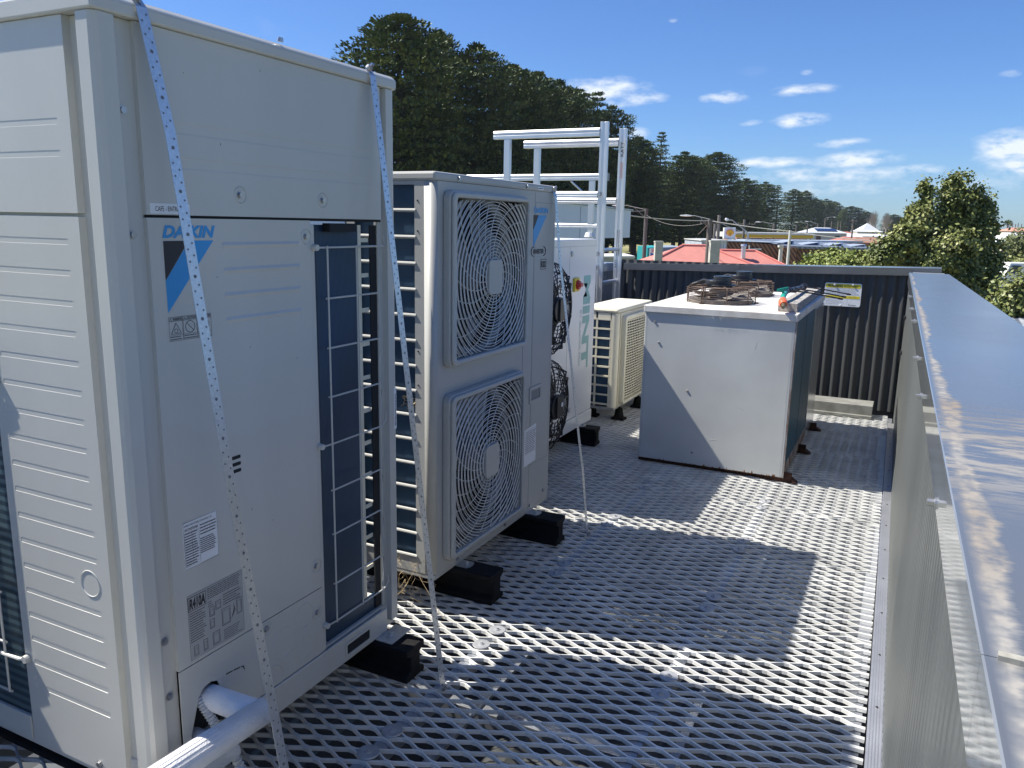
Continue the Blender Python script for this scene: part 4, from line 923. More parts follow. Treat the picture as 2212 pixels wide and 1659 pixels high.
# ---- Norfolk pines
def pine_meshes(seed, R=5.6, H=26., base=3.0, dome=.0, sparse=1.0, tiers=30):
    rg = random.Random(seed); m = MB()
    for t in range(tiers):
        f = t/(tiers-1); z = base+(H-base)*f**.92
        # old domed crown: full to two thirds, rounded head; a few tiers stick out
        prof = (1-max(0, (f-.60)/.40)**2.6)**.5 if dome else (1-f)**.75*1.0+.12
        prof *= .82+.18*min(1, f*4)
        r = R*max(.10, prof)*(1+rg.uniform(-.13, .09)); z += rg.uniform(-.15, .15)
        nb = int((16 if dome else 8)*max(.6, prof)+rg.randint(0, 2))+(4 if dome and f > .8 else 0); a0 = rg.uniform(0, 6.28)
        for b in range(nb):
            if rg.random() > sparse: continue
            a = a0+2*PI*b/nb+rg.uniform(-.22, .22); L = r*(rg.uniform(.80, 1.06) if f < .8 else rg.uniform(.86, 1.0)); zj = rg.uniform(-.16, .16); L *= 1+(.15*math.sin(3*a+seed+f*8)+.10*math.sin(5*a-f*13))*(1 if dome else .3); droop = rg.uniform(-.05, .16)+.10*(1-f)
            ca, sa = math.cos(a), math.sin(a)
            stops = [(.96, 1.0)]+([(.66, .9)] if L > 1.8 else [])+([(.36, .8)] if L > 3 and b % 2 else [])
            for s, big in stops:      # flattened puffs of upswept shoots along the branch
                s += rg.uniform(-.07, .05); pr = (.50+.40*min(1, L/4.5))*big*rg.uniform(.75, 1.2)
                c = Vector((ca*L*s, sa*L*s, z+zj-droop*L*s*.6+.12*L*s*s))
                for q in range(int(30*big)):
                    th = rg.uniform(0, 6.28); rr = pr*math.sqrt(rg.random())*1.05; e = rg.uniform(.1, 1.1)
                    c0 = c+Vector((math.cos(th)*rr, math.sin(th)*rr, rg.uniform(-.10, .16)*pr*2-.22*rr*rr/max(pr, .2)))
                    d = Vector((math.cos(th)*(1-e*.55)+ca*.35, math.sin(th)*(1-e*.55)+sa*.35, e*.8)).normalized(); l = rg.uniform(.24, .46)
                    side = d.cross(Vector((rg.uniform(-.6, .6), rg.uniform(-.6, .6), 1))).normalized()*rg.uniform(.07, .13)
                    m.add([c0-side*.6, c0+side*.6, c0+d*l*.6+side, c0+d*l, c0+d*l*.6-side], [(0, 1, 2, 3, 4)])
            for q in range(3):        # darker needles close to the bough
                s = rg.uniform(.1, .8); c0 = Vector((ca*L*s, sa*L*s, z+zj-droop*L*s*.6)); side = Vector((-sa, ca, rg.uniform(-.3, .3)))*.30; e_ = Vector((ca*.5, sa*.5, rg.uniform(-.3, .3)))
                m.add([c0-side, c0+side, c0+side*.6+e_, c0-side*.6+e_], [(0, 1, 2, 3)])
    tr = MB(); tr.tube([(0, 0, -.3), (0.05, 0, H*.3), (-.05, .05, H*.7), (0, 0, H*.985)], [.62, .45, .26, .05], 9)
    for t in range(0, tiers, 2):
        f = t/(tiers-1); z = base+(H-base)*f**.92
        for b in range(5):
            a = rg.uniform(0, 6.28); L = R*.6*(1-f*.7); tr.tube([(0, 0, z), (math.cos(a)*L, math.sin(a)*L, z+.1)], [.09, .03], 4)
    return m, tr
def make_tree(nm, mm, loc, crownmat, label, group=None, cat='tree'):
    t = thing(nm, (0, 0, 0), label, cat, group)
    mm[1].build('trunk', bark, t); mm[0].build('crown', crownmat, t); t.location = loc
    return t
protos = []
def dupe(src, loc, sc, rz, label, group):
    c = copy_tree(src); c.location = loc; c.scale = (sc[0], sc[0], sc[1]); c.rotation_euler = (0, 0, rz); tag(c, label, None, group); return c
GP = 'Norfolk pines in the long row beyond the roof'
rg = random.Random(21)
ROW = [  # photo direction of the top, row offset, kind, width
 (862, 45, -49, 0, 1.22, 'tallest domed dark pine standing beside the sky at the head of the row'), (948, 75, -53, 1, .80, 'narrow pine top peeping out just behind the tallest domed pine'), (1030, 107, -49, 2, .95, 'round-headed dark pine, second dome along from the tallest pine'),
 (1108, 150, -49, 0, 1.0, 'dark pine with a flattish head, third dome along from the tallest pine'), (1163, 163, -49, 1, .95, 'dark pine, fourth dome along, just above the handrail ends'), (1207, 183, -50, 2, .9, 'dark pine, fifth dome along, above the front handrail'),
 (1247, 200, -50, 0, .9, 'dark pine crown touching the cloud behind the handrails'), (1292, 205, -50, 4, 1.05, 'open lacy pine rising behind the ladder stiles'), (1322, 232, -49, 3, .9, 'thin-crowned pine just behind the top of the ladder'),
 (1380, 300, -49, 1, 1.0, 'dark pine just past the second ladder stile'), (1430, 289, -49, 4, .8, 'slim spindly pine poking above its neighbours past the ladder'), (1481, 333, -49, 2, 1.0, 'dark pine between the slim spindly pine and the dense wide one'),
 (1512, 345, -51, 0, .9, 'dark pine pressed against the dense wide one from the ladder side'), (1551, 333, -49, 0, 1.25, 'dense wide dark pine where the tree row steps down above the shell sign'),
 (1612, 388, -49, 1, 1.15, 'low broad dark pine, first after the step down in the row'), (1655, 396, -49, 2, .95, 'dark pine after the low broad one, above the yellow canopy'), (1683, 402, -49, 4, .9, 'wispy small-headed pine above the yellow canopy'),
 (1716, 410, -49, 3, 1.1, 'grey-green pine above the far end of the yellow canopy'), (1742, 414, -51, 0, .9, 'hazy pine just before the row begins to shrink away'), (1762, 430, -49, 1, 1.2, 'hazy pine fourth from the far end of the row'),
 (1785, 432, -49, 2, 1.2, 'hazy pine third from the far end of the row'), (1803, 437, -50, 0, 1.2, 'hazy pine second from the far end of the row'), (1817, 452, -49, 3, 1.3, 'hazy rounded pine ending the long row')]
spec = [dict(seed=1, dome=1), dict(seed=2, dome=1, R=5.2), dict(seed=3, dome=1, R=5.9, tiers=29), dict(seed=4, dome=1, R=5.2, sparse=.8), dict(seed=5, dome=0, R=4.6, sparse=.8, tiers=26)]
for s in spec: protos.append(None)
def place(kind, loc, sc, rz, label, group=GP):
    if protos[kind] is None:
        protos[kind] = make_tree('norfolk_pine', pine_meshes(**spec[kind]), loc, pineleaf, label, group)
        o = protos[kind]; o.scale = (sc[0], sc[0], sc[1]); o.rotation_euler = (0, 0, rz); return o
    return dupe(protos[kind], loc, sc, rz, label, group)
for px, py, X, kind, wd, lab in ROW:
    p = atx(px, py, X); h = p.z-GROUND
    place(kind, (p.x, p.y, GROUND), (wd, h/26.), rg.uniform(0, 6.28), lab)
ORD = ['first', 'second', 'third', 'fourth', 'fifth', 'sixth', 'seventh', 'eighth', 'ninth', 'tenth', 'eleventh', 'twelfth', 'thirteenth', 'fourteenth', 'fifteenth', 'sixteenth', 'seventeenth', 'eighteenth']
Y_ = [66, 77, 86, 97, 107, 118, 130, 143, 157, 170, 184, 200, 217, 236, 258, 282, 310, 345]
for i, Y in enumerate(Y_):
    tp = 14.5+rg.uniform(-1, 1.2)
    if Y > 240: tp = 10.5+rg.uniform(-1, 1)
    place(i % 3, (-58-rg.uniform(0, 3), Y, GROUND), (1.05, (tp+6)/26.), rg.uniform(0, 6.28), 'dark pine of the back row, glimpsed through the gaps between the front-row pines', 'second row of pines behind the first')
for i, (px, py, d, kd, wd) in enumerate(((1840, 447, 520, 0, 1.5), (1858, 450, 520, 4, 1.6), (1874, 458, 540, 1, 1.1), (1916, 462, 560, 4, 1.3), (1932, 464, 560, 1, 1.2), (1945, 470, 560, 0, 1.4))):
    p = at(px, py, d); place(kd, (p.x, p.y, GROUND), (wd, (p.z-GROUND)/26.), i*1.1, ['broad hazy pine standing apart past the end of the row', 'pointed hazy pine beside the broad one past the row', 'small hazy pine before the bare pale trees', 'dark pointed pine between the two bare pale trees', 'small dark pine behind the leafy tree beside the bare trees', 'low dark pine half hidden by the leafy tree'][i], 'far pines beyond the end of the row')
# bare trees
def bare(px, py, d, w, label):
    p = at(px, py, d); h = p.z-GROUND; m = MB(); r_ = random.Random(px)
    m.tube([(0, 0, 0), (0, 0, h*.4)], [h*.03, h*.02], 6)
    t = thing('bare_tree', (0, 0, 0), label, 'tree', 'bare trees'); m.build('trunk', mat('pale_bark', (.42, .36, .31), .9), t); m = MB()
    for q in range(420):
        a = r_.uniform(0, 6.28); e = r_.uniform(.4, 1); rr_ = w*e*r_.uniform(.2, 1); z = h*r_.uniform(.42, 1)*(1-.25*(rr_/w)**2)
        p0_ = Vector((rr_*.55*math.cos(a), rr_*.55*math.sin(a), h*.38+(z-h*.38)*.55)); m.tube([p0_, (rr_*math.cos(a), rr_*math.sin(a), z)], [h*.003, h*.0015], 3)
    m.build('crown', mat('pale_twigs', (.42, .36, .31), .9), t); t.location = (p.x, p.y, GROUND)
bare(1890, 453, 480, 5.2, 'bare pale-twigged tree, the taller of two past the pine row'); bare(1918, 457, 500, 4.6, 'bare pale tree close beside the big leafy tree')
# ---- broadleaf trees
def leafy(nm, label, cen, lobes, leaf, n_per, lm, trunk_r, seed, cat='tree', clump=.5):
    """lobes: list of (centre, radii) in metres; leaves in clumps through the outer shell"""
    r_ = random.Random(seed); m = MB()
    for (c, R_) in lobes:
        area = (R_[0]*R_[1]*R_[2])**(2/3); nc = max(4, int(area*n_per))
        for q in range(nc):
            u = r_.uniform(-1, 1); a = r_.uniform(0, 6.28); s = math.sqrt(1-u*u); sh = r_.uniform(.62, 1.14)
            cc = Vector(c)+Vector((R_[0]*s*math.cos(a)*sh, R_[1]*s*math.sin(a)*sh, R_[2]*u*sh)); cr = clump*r_.uniform(.6, 1.25)
            out = Vector((s*math.cos(a), s*math.sin(a), u+.35)).normalized()
            for k in range(int(60*(cr/clump)**2)):
                v = Vector((r_.gauss(0, .42), r_.gauss(0, .42), r_.gauss(0, .34)))*cr; p = cc+v
                nrm = (out*.9+Vector((r_.uniform(-1, 1), r_.uniform(-1, 1), r_.uniform(-.6, 1)))).normalized()
                ax = nrm.cross(Vector((r_.uniform(-1, 1), r_.uniform(-1, 1), r_.uniform(-1, 1)))).normalized(); ay = nrm.cross(ax); l = leaf*r_.uniform(.7, 1.3)
                m.add([p-ax*l*.5, p+ay*l*.32, p+ax*l*.5, p-ay*l*.32], [(0, 1, 2, 3)])
    for (c, R_) in lobes:      # inner foliage that closes the crown
        for q in range(int(900*(R_[0]*R_[1]*R_[2])**(2/3)/1.0*(min(n_per, 60)/48.))):
            v = Vector((r_.gauss(0, .40)*R_[0], r_.gauss(0, .40)*R_[1], r_.gauss(0, .40)*R_[2])); p = Vector(c)+v; ax = Vector((r_.uniform(-1, 1), r_.uniform(-1, 1), r_.uniform(-1, 1))).normalized(); ay = ax.orthogonal().normalized(); l = leaf*1.5
            m.add([p-ax*l*.5, p+ay*l*.35, p+ax*l*.5, p-ay*l*.35], [(0, 1, 2, 3)])
    t = thing(nm, (0, 0, 0), label, cat)
    tr = MB(); z0 = 0; top = max(c[2] for c, R_ in lobes)
    tr.tube([(0, 0, -.1), (0, 0, top*.35), (.1, 0, top*.62)], [trunk_r, trunk_r*.7, trunk_r*.2], 8)
    for c, R_ in lobes: tr.tube([(0, 0, max(.3, c[2]*.4)), (c[0]*.6, c[1]*.6, c[2]*.75), (c[0]*.9, c[1]*.9, c[2]*.92)], [trunk_r*.45, trunk_r*.25, trunk_r*.08], 5)
    tr.build('trunk', bark, t); m.build('crown', lm, t); t.location = cen; return t
D = 33.; q = D/1710.
bp_ = at(2030, 600, D); C0 = Vector((bp_.x, bp_.y, GROUND))
def lobe(px, py, rx, ry, dd=0.):
    p = at(px, py, D+dd)-C0; return ((p.x, p.y, p.z), (rx*q, rx*q*.9, ry*q))
lobes = [lobe(2066, 450, 36, 66), lobe(2105, 480, 32, 60, .5), lobe(1999, 432, 15, 40), lobe(1993, 480, 28, 38), lobe(1955, 515, 34, 34, -.3), lobe(1915, 545, 28, 24, -.3), lobe(1892, 562, 18, 16, -.3), lobe(2125, 530, 30, 44), lobe(2050, 540, 62, 52), lobe(2000, 570, 52, 50), lobe(2085, 620, 50, 62), lobe(2122, 600, 30, 50), lobe(2046, 402, 9, 20), lobe(2066, 398, 13, 20), lobe(1998, 400, 6, 15), lobe(2112, 425, 10, 20), lobe(2138, 452, 9, 18), lobe(2144, 495, 14, 18), lobe(1968, 460, 10, 22), lobe(2148, 575, 16, 30), lobe(2060, 720, 66, 70)]
leafy('leafy_tree', 'big twin-headed leafy green tree standing behind the corner of the parapets', C0, lobes, .145, 95, broadleaf, .30, 3, 'tree', .36)
p = at(2200, 640, 26); leafy('shrub', 'leafy green shrub beside the big tree, over the corrugated grey roof', (p.x, p.y, GROUND), [((0, 0, p.z-GROUND-.1), (.62, .6, .8)), ((.3, .3, p.z-GROUND-.9), (.9, .9, .9))], .14, 60, broadleaf, .12, 9, 'shrub', .4)
p = at(1810, 600, 34); T0 = Vector((p.x, p.y, GROUND))
def lobe2(px, py, rx, ry, D2=34.): pp = at(px, py, D2)-T0; return ((pp.x, pp.y, pp.z), (rx*D2/1710, rx*D2/1710, ry*D2/1710))
leafy('bush', 'bright green rounded bush rising just above the charcoal wall capping', T0, [lobe2(1800, 580, 60, 36), lobe2(1860, 582, 50, 32), lobe2(1750, 590, 28, 34), lobe2(1905, 590, 40, 32)], .12, 110, hedgeleaf, .12, 5, 'bush', .32)
p = at(2205, 540, 75); leafy('round_tree', 'rounded dusty-green tree behind the white van, at the edge of the view', (p.x, p.y, GROUND), [((0, 0, p.z-GROUND+.2), (2.2, 2.2, 1.7)), ((-1.0, 0, p.z-GROUND-1.4), (1.6, 1.6, 1.2)), ((1.8, 0, p.z-GROUND+.6), (2, 2, 1.9))], .28, 7, leafmat('dusty_leaves', (.10, .12, .045), (.06, .08, .03), (.17, .18, .07), .5), .25, 12, 'tree', .8)
p = at(2200, 560, 62); leafy('dark_shrub', 'dark shrub band directly behind the white van', (p.x, p.y, GROUND), [((0, 0, p.z-GROUND-.7), (1.6, 1.2, .9)), ((1.5, 0, p.z-GROUND-.6), (1.4, 1.2, .9))], .22, 9, broadleaf, .15, 14, 'shrub', .6)
# ---- buildings; all stand square to the view street
def vb(m, px0, px1, yt0, yt1, d, dep, zb=GROUND, yb=None):
    """upright block: left/right edges in photo directions at distance d, dep metres deep"""
    a = at(px0, yt0, d); b = at(px1, yt1, d); z0 = at((px0+px1)/2, yb, d).z if yb else zb
    A = Vector((a.x, a.y, 0)); B = Vector((b.x, b.y, 0)); F = HF*dep
    def P(p, z): return (p.x, p.y, z)
    m.hexa([P(A, z0), P(B, z0), P(B+F, z0), P(A+F, z0)], [P(A, a.z), P(B, b.z), P(B+F, b.z), P(A+F, a.z)])
    return a, b
def hip(px, py, d, L, Wd, ridge, drop, over=.3, shift=0.):
    """hip roof with ridge centred on that direction"""
    c = at(px, py, d); R_ = [c-HR*ridge/2, c+HR*ridge/2]; e = Vector((0, 0, -drop))
    E = [c+e+HR*(sx*L/2+shift)+HF*(sy*Wd/2) for sx, sy in ((-1, -1), (1, -1), (1, 1), (-1, 1))]
    m = MB(); m.add([*E, *R_], [(0, 1, 5, 4), (1, 2, 5), (2, 3, 4, 5), (3, 0, 4), (3, 2, 1, 0)]); 
    return m, E, R_
def house(label, px, py, d, L, Wd, ridge, drop, rm, wm, name='house', cat='house', windows=0, group=None):
    m, E, R_ = hip(px, py, d, L, Wd, ridge, drop); c = (E[0]+E[2])/2
    t = thing(name, (c.x, c.y, GROUND), label, cat, group); rf = m.build('roof', rm, t)
    w = MB(); k = .94; B = [c+(p-c)*k for p in E]; zt_ = E[0].z-.02
    w.hexa([(p.x, p.y, GROUND) for p in B], [(p.x, p.y, zt_) for p in B]); wl = w.build('wall', wm, t)
    for i in range(windows):
        f_ = (i+.5)/windows; p = B[0].lerp(B[1], f_)-HF*.03; m = MB()
        m.hexa([(p-HR*.5)[:2]+(zt_-1.9,), (p+HR*.5)[:2]+(zt_-1.9,), (p+HR*.5+HF*.02)[:2]+(zt_-1.9,), (p-HR*.5+HF*.02)[:2]+(zt_-1.9,)] if 0 else [(*(p-HR*.5).xy, zt_-1.9), (*(p+HR*.5).xy, zt_-1.9), (*(p+HR*.5+HF*.02).xy, zt_-1.9), (*(p-HR*.5+HF*.02).xy, zt_-1.9)], [(*(p-HR*.5).xy, zt_-.5), (*(p+HR*.5).xy, zt_-.5), (*(p+HR*.5+HF*.02).xy, zt_-.5), (*(p-HR*.5+HF*.02).xy, zt_-.5)])
        m.build('window', mat('window_glass', (.04, .05, .06), .15), t)
    return t, rf, E, R_
redroof = mat('red_roof', (.50, .20, .165), .55, 0, .07, 1.5)
cream_w = mat('cream_wall', (.60, .56, .48), .8); brick = mat('brick_wall', (.30, .15, .10), .85, 0, .2, 2)
HT, rfA, E, Rr = house('house with a pink-red hipped roof and two rendered chimneys, just over the charcoal wall', 1500, 531, 58, 13.5, 10, 1.7, 2.5, redroof, cream_w)
m, E2, R2 = hip(1586, 541.5, 60, 11.5, 8, 3.2, 2.3); rfB = m.build('roof', redroof, HT)
m = MB()
for a_, b_ in ((Rr[0], E[0]), (Rr[1], E[1]), (Rr[0], Rr[1]), (R2[0], R2[1]), (R2[1], E2[1]), (R2[0], E2[0])): m.tube([a_+Vector((0, 0, .03)), b_+Vector((0, 0, .03))], .09, 6)
m.build('ridge_capping', mat('ridge_red', (.60, .20, .17), .5), HT)
for px0, px1, yt, d in ((1416.5, 1433, 522, 51), (1536, 1556.5, 520.5, 52)):
    m = MB(); vb(m, px0, px1, yt, yt, d, .5, zb=-3.6); ch = m.build('chimney', mat('render_grey', (.42, .42, .38), .85, 0, .12, 2), rfA)
    m = MB()
    for k in range(1): vb(m, px0-.8, px1+.8, yt-1.2, yt-1.2, d-.03, .56, yb=yt+2.0)
    m.build('chimney_cap', mat('render_grey2', (.46, .46, .42), .85), ch)
m = MB(); p = at(1606, 541, 59); m.cyl((p.x, p.y, p.z-.6), (p.x, p.y, p.z+.35), .17, .17, 10); m.cyl((p.x, p.y, p.z+.32), (p.x, p.y, p.z+.46), .24, .20, 10)
m.build('roof_vent', galv, rfB)
# brown corrugated building
brown = stripes('brown_cladding', (.36, .18, .10), (.10, .05, .035), 'DIAGONAL', 1.1, .7)
BB = thing('brown_building', (*at(1700, 530, 82).xy, GROUND), 'long brown corrugated building behind the red-roofed house with pale sawtooth skylights', 'building')
m = MB(); vb(m, 1571, 1692, 522, 529, 82, 14); m.build('wall', brown, BB)
m = MB(); vb(m, 1692, 1722, 535, 535, 81, 13); vb(m, 1722.5, 1900, 537, 540, 82, 13); m.build('wall', brown, BB)
m = MB(); vb(m, 1570, 1694, 519.5, 526.5, 81.8, 14.4, yb=523); m.build('roof_edge', greyroof, BB)
m = MB(); a = at(1690, 531, 81.5); b_ = at(1905, 537, 82); 
m.hexa([(*a.xy, a.z-.25), (*b_.xy, b_.z-.2), (*(b_+HF*13).xy, b_.z+.3), (*(a+HF*13).xy, a.z+.3)], [(*a.xy, a.z), (*b_.xy, b_.z), (*(b_+HF*13).xy, b_.z+.48), (*(a+HF*13).xy, a.z+.48)])
rf = m.build('roof', stripes('ribbed_roof', (.30, .34, .40), (.15, .17, .21), 'DIAGONAL', .9, .4, .3), BB)
m = MB(); vb(m, 1610, 1865, 518, 521, 92, 6, yb=523); m.build('far_roof', greyroof, BB)
skyg = mat('skylight_glass', (.03, .05, .09), .12, 0, 0)
for (pa, pb, ya, yb_, d) in ((1665, 1715, 529, 519, 84.5), (1718, 1770, 531, 523, 84.5), (1773, 1820, 533, 525.5, 84.5), (1822, 1870, 534, 528, 84.5)):
    a = at(pa, ya, d); b_ = at(pb, yb_, d); c = at(pb, ya+1, d); F = HF*3.2
    m = MB(); m.add([a, b_, c, a+F, b_+F, c+F], [(0, 1, 2), (5, 4, 3), (0, 3, 4, 1), (1, 4, 5, 2), (0, 2, 5, 3)]); o = m.build('skylight', mat('skylight_frame', (.40, .45, .52), .4, .3), rf)
    m = MB(); s_ = (a+b_+c)/3; m.add([s_+(q-s_)*.80-HF*.03 for q in (a, b_, c)], [(0, 1, 2)]); m.build('glass', skyg, o)
m = MB(); vb(m, 1516, 1571, 520, 520, 80, 8, yb=552); m.build('white_cladding', stripes('white_cladding', (.62, .68, .76), (.42, .48, .56), 'X', 1.2, .5), BB)
m = MB(); vb(m, 1515, 1572, 518, 518, 79.8, 8.2, yb=520.5); m.build('white_trim', white, BB); m = MB(); vb(m, 1520, 1571, 552, 552, 80.2, 8); m.build('wall', greysheet, BB)
m = MB(); vb(m, 1685.5, 1691.5, 534, 534, 80, .35); vb(m, 1683.5, 1693.5, 530, 530, 79.8, .5, yb=534.5); m.build('drainpipe', mat('pale_pipe', (.55, .55, .52), .6), BB)
m = MB(); vb(m, 1738, 1756, 549, 549, 81.8, .1, yb=563); m.build('service_box', mat('box_grey', (.30, .33, .36), .6), BB)
m = MB(); vb(m, 1618, 1645, 537, 537, 81.7, .2, yb=539); vb(m, 1618, 1620, 530, 530, 81.7, .1, yb=544); m.build('window_hood', white, BB); m = MB(); vb(m, 1620, 1644, 539, 539, 81.9, .05, yb=545); m.build('window', skyg, BB)
# service station canopy and sign
CN = thing('station_canopy', (*at(1670, 508, 108).xy, GROUND), 'white service-station canopy with a long yellow band behind the brown building', 'canopy')
m = MB(); vb(m, 1586, 1760, 501.5, 504.5, 108, 11, yb=514); m.build('fascia', white, CN)
m = MB(); a = at(1589.5, 506, 107.9); b_ = at(1757, 508.3, 107.9); c = at(1757, 514.2, 107.9); d_ = at(1589.5, 513, 107.9); m.hexa([d_, c, c+HF*.04, d_+HF*.04], [a, b_, b_+HF*.04, a+HF*.04]); m.build('yellow_band', mat('amber_band', (.85, .50, .02), .4), CN)
m = MB()
for px in (1600, 1648, 1700, 1745): m = MB(); vb(m, px, px+4, 513, 513, 111, .3); m.build('column', mat('column_white', (.7, .66, .62), .6), CN)
ST = thing('station_shop', (*at(1670, 515, 124).xy, GROUND), 'low red-brown station shop front in the shade under the yellow-banded canopy', 'shop')
m = MB(); vb(m, 1592, 1752, 513.5, 515.5, 122, 8); m.build('wall', brick, ST); m = MB(); vb(m, 1612, 1655, 514.5, 514.5, 121.8, .1, yb=519); m.build('window', skyg, ST)
SH = thing('shell_sign', (*at(1577, 500, 96).xy, GROUND), 'white square sign with a yellow and red scallop shell emblem above the pale corrugated wall', 'sign')
m = MB(); vb(m, 1565, 1589.5, 491.5, 491.5, 96, .6, yb=516); m.build('sign_box', white, SH, .02); m = MB(); vb(m, 1573, 1581, 516, 516, 96.2, .3); m.build('post', alu, SH)
cc = at(1577, 503.2, 95.97); s_ = 96/1710.
fnS = lambda u, v, n: tuple(cc+HR*u*s_+Vector((0, 0, v*s_))-HF*n)
def shell(k):
    o_ = [(-3.2*k, -6.2*k), (3.2*k, -6.2*k), (4.4*k, -3.6*k)]
    for i in range(13):
        a_ = math.radians(-22+i*(224/12.)); rr_ = (8.0+(.55 if i % 2 else 0))*k; o_.append((rr_*math.cos(a_), rr_*.88*math.sin(a_)+.2*k))
    o_.append((-4.4*k, -3.6*k)); return o_
m = MB(); m.prism(shell(1.0), fnS, .0, .03); m.build('emblem_edge', mat('emblem_red', (.55, .05, .02), .4), SH)
m = MB(); m.prism(shell(.86), fnS, .03, .05); em = m.build('emblem_face', mat('emblem_yellow', (.88, .52, .02), .4), SH)
m = MB()
for i in range(7):
    a_ = math.radians(30+i*20); m.tube([fnS(.8*math.cos(a_), -4.2, .052), fnS(6.3*math.cos(a_), 5.6*math.sin(a_)+.2, .052)], .012, 4)
m.build('emblem_ribs', MATS['emblem_red'], em)
# spa shop
SP = thing('spa_shop', (*at(1430, 545, 74).xy, GROUND), 'teal shop corner with a white sign reading Just Spas beside the red roof', 'shop')
teal = mat('teal_wall', (.02, .28, .30), .5); m = MB(); vb(m, 1399, 1432, 535, 533.5, 74, 6); m.build('wall', teal, SP)
m = MB(); vb(m, 1432, 1475, 534.5, 533, 76, 6); m.build('wall', mat('slate_wall', (.22, .28, .36), .6), SP)
m = MB(); vb(m, 1404.5, 1422, 536.8, 536.8, 73.6, .15, yb=556); sg = m.build('sign_board', white, SP)
cs = at(1413, 546, 73.58); fs2 = lambda u, v, n: tuple(cs+HR*u+Vector((0, 0, v))-HF*n)
m = MB(); text(m, 'Just', fs2, -.20, .30, .04, .34, .004, .05); m.build('lettering', mat('sign_red', (.75, .06, .05), .5), sg)
m = MB(); text(m, 'Spas', fs2, -.34, .30, -.36, -.02, .004, .05); m.build('lettering', mat('sign_blue', (.02, .09, .45), .5), sg)
# houses in the distance
HG = 'distant houses beyond the canopy'
whiteroof = mat('white_roof', (.72, .74, .78), .5); greyr = mat('grey_tin_roof', (.50, .54, .58), .5); brownr = mat('brown_roof', (.28, .15, .11), .8, 0, .15, 1); pinkr = mat('faded_red_roof', (.36, .14, .11), .8)
t, rf, E, Rr = house('grey two-storey house with blue solar panels on a pale hipped roof', 1776, 491.5, 175, 8.6, 8, 3.0, 1.15, greyr, mat('grey_wall', (.40, .43, .45), .8), windows=2)
n = ((Rr[0]+Rr[1])/2+(E[0]+E[1])/2)/2; m = MB(); u_ = HR; v_ = ((E[0]+E[1])/2-(Rr[0]+Rr[1])/2).normalized(); up_ = Vector((0, 0, .08))
for i in range(6): o_ = n+u_*(-2.15+i*.75)+up_; m.hexa([o_-v_*.9, o_+u_*.68-v_*.9, o_+u_*.68+v_*1.1, o_+v_*1.1][::-1], [o_-v_*.9+up_, o_+u_*.68-v_*.9+up_, o_+u_*.68+v_*1.1+up_, o_+v_*1.1+up_][::-1])
m.build('solar_panels', mat('solar_blue', (.015, .03, .09), .15), rf)
house('low white-roofed building in the distance between the canopy and the leafy tree', 1862, 505, 210, 13, 9, 10, .6, whiteroof, cream_w, group=HG)
house('white-roofed shed below the pointed pale roof', 1825, 506.5, 200, 7, 8, 5, .6, whiteroof, cream_w, group=HG)
house('pale building with a tall pointed grey roof in the distance', 1874, 482, 300, 6.4, 6.4, .2, 2.6, mat('pointed_roof', (.50, .52, .55), .7), cream_w, group=HG)
house('far white-parapet building at the foot of the pointed roof', 1872, 497, 270, 9, 6, 7, .5, whiteroof, cream_w, group=HG)
house('faded red-roofed house in front of the white roofs', 1840, 511, 160, 7, 7, 3, .9, pinkr, brick, group=HG)
house('brown-roofed house at the edge of the leafy tree', 1868, 512, 150, 7, 7, 3.5, 1.0, brownr, brick, group=HG)
house('far house with a low red roof just before the white roofs', 1815, 500, 260, 9, 7, 5, .8, pinkr, cream_w, group=HG)
house('white gabled house on the slope past the big leafy tree', 2196, 503, 150, 9, 7, 5, 1.9, whiteroof, cream_w, group=HG)
house('terracotta-roofed house on the skyline past the big leafy tree', 2202, 492, 200, 8, 7, 4, .9, mat('terracotta', (.48, .24, .17), .8), cream_w, group=HG)
# tank / dome beside
p = at(1808, 497, 240); m = MB(); m.cyl((p.x, p.y, GROUND), (p.x, p.y, p.z-.6), 1.6, 1.6, 14); o = m.build('water_tank', mat('tank', (.5, .55, .52), .6)); tag(o, 'small pale round tank among the distant roofs', 'tank')
# van and shed
VN = thing('white_van', (*at(2200, 575, 58).xy, GROUND), 'white van with a dark windscreen parked past the big tree', 'van')
c = at(2196, 568, 58); bx = lambda m, u0, u1, w0, w1, z0, z1, tp=0.: m.hexa([tuple(c+HR*u0+HF*w0+Vector((0, 0, z0))), tuple(c+HR*u1+HF*w0+Vector((0, 0, z0))), tuple(c+HR*u1+HF*w1+Vector((0, 0, z0))), tuple(c+HR*u0+HF*w1+Vector((0, 0, z0)))], [tuple(c+HR*(u0+tp)+HF*(w0+.08)+Vector((0, 0, z1))), tuple(c+HR*u1+HF*(w0+.08)+Vector((0, 0, z1))), tuple(c+HR*u1+HF*(w1-.08)+Vector((0, 0, z1))), tuple(c+HR*(u0+tp)+HF*(w1-.08)+Vector((0, 0, z1)))])
dz = -c.z+GROUND
m = MB(); bx(m, -.85, 3.9, 0, 1.9, -1.5, 0, .45); bx(m, -1.2, 3.9, 0, 1.9, -1.9, -.9, .1); m.build('body', white, VN, .05)
m = MB(); bx(m, -.55, .35, -.02, 0, -.75, -.18, .25); m.build('side_window', skyg, VN)
for u in (-.4, 3.0): a = c+HR*u+Vector((0, 0, -1.85)); m = MB(); m.cyl(a-HF*.02, a+HF*.2, .35, .35, 14); m.build('wheel', rubber, VN)
p = at(2190, 590, 56); m = MB(); m.box(p.x-4, p.x+8, p.y-2, p.y+8, GROUND, c.z-2.2); tag(m.build('raised_ground', g), kind='structure')
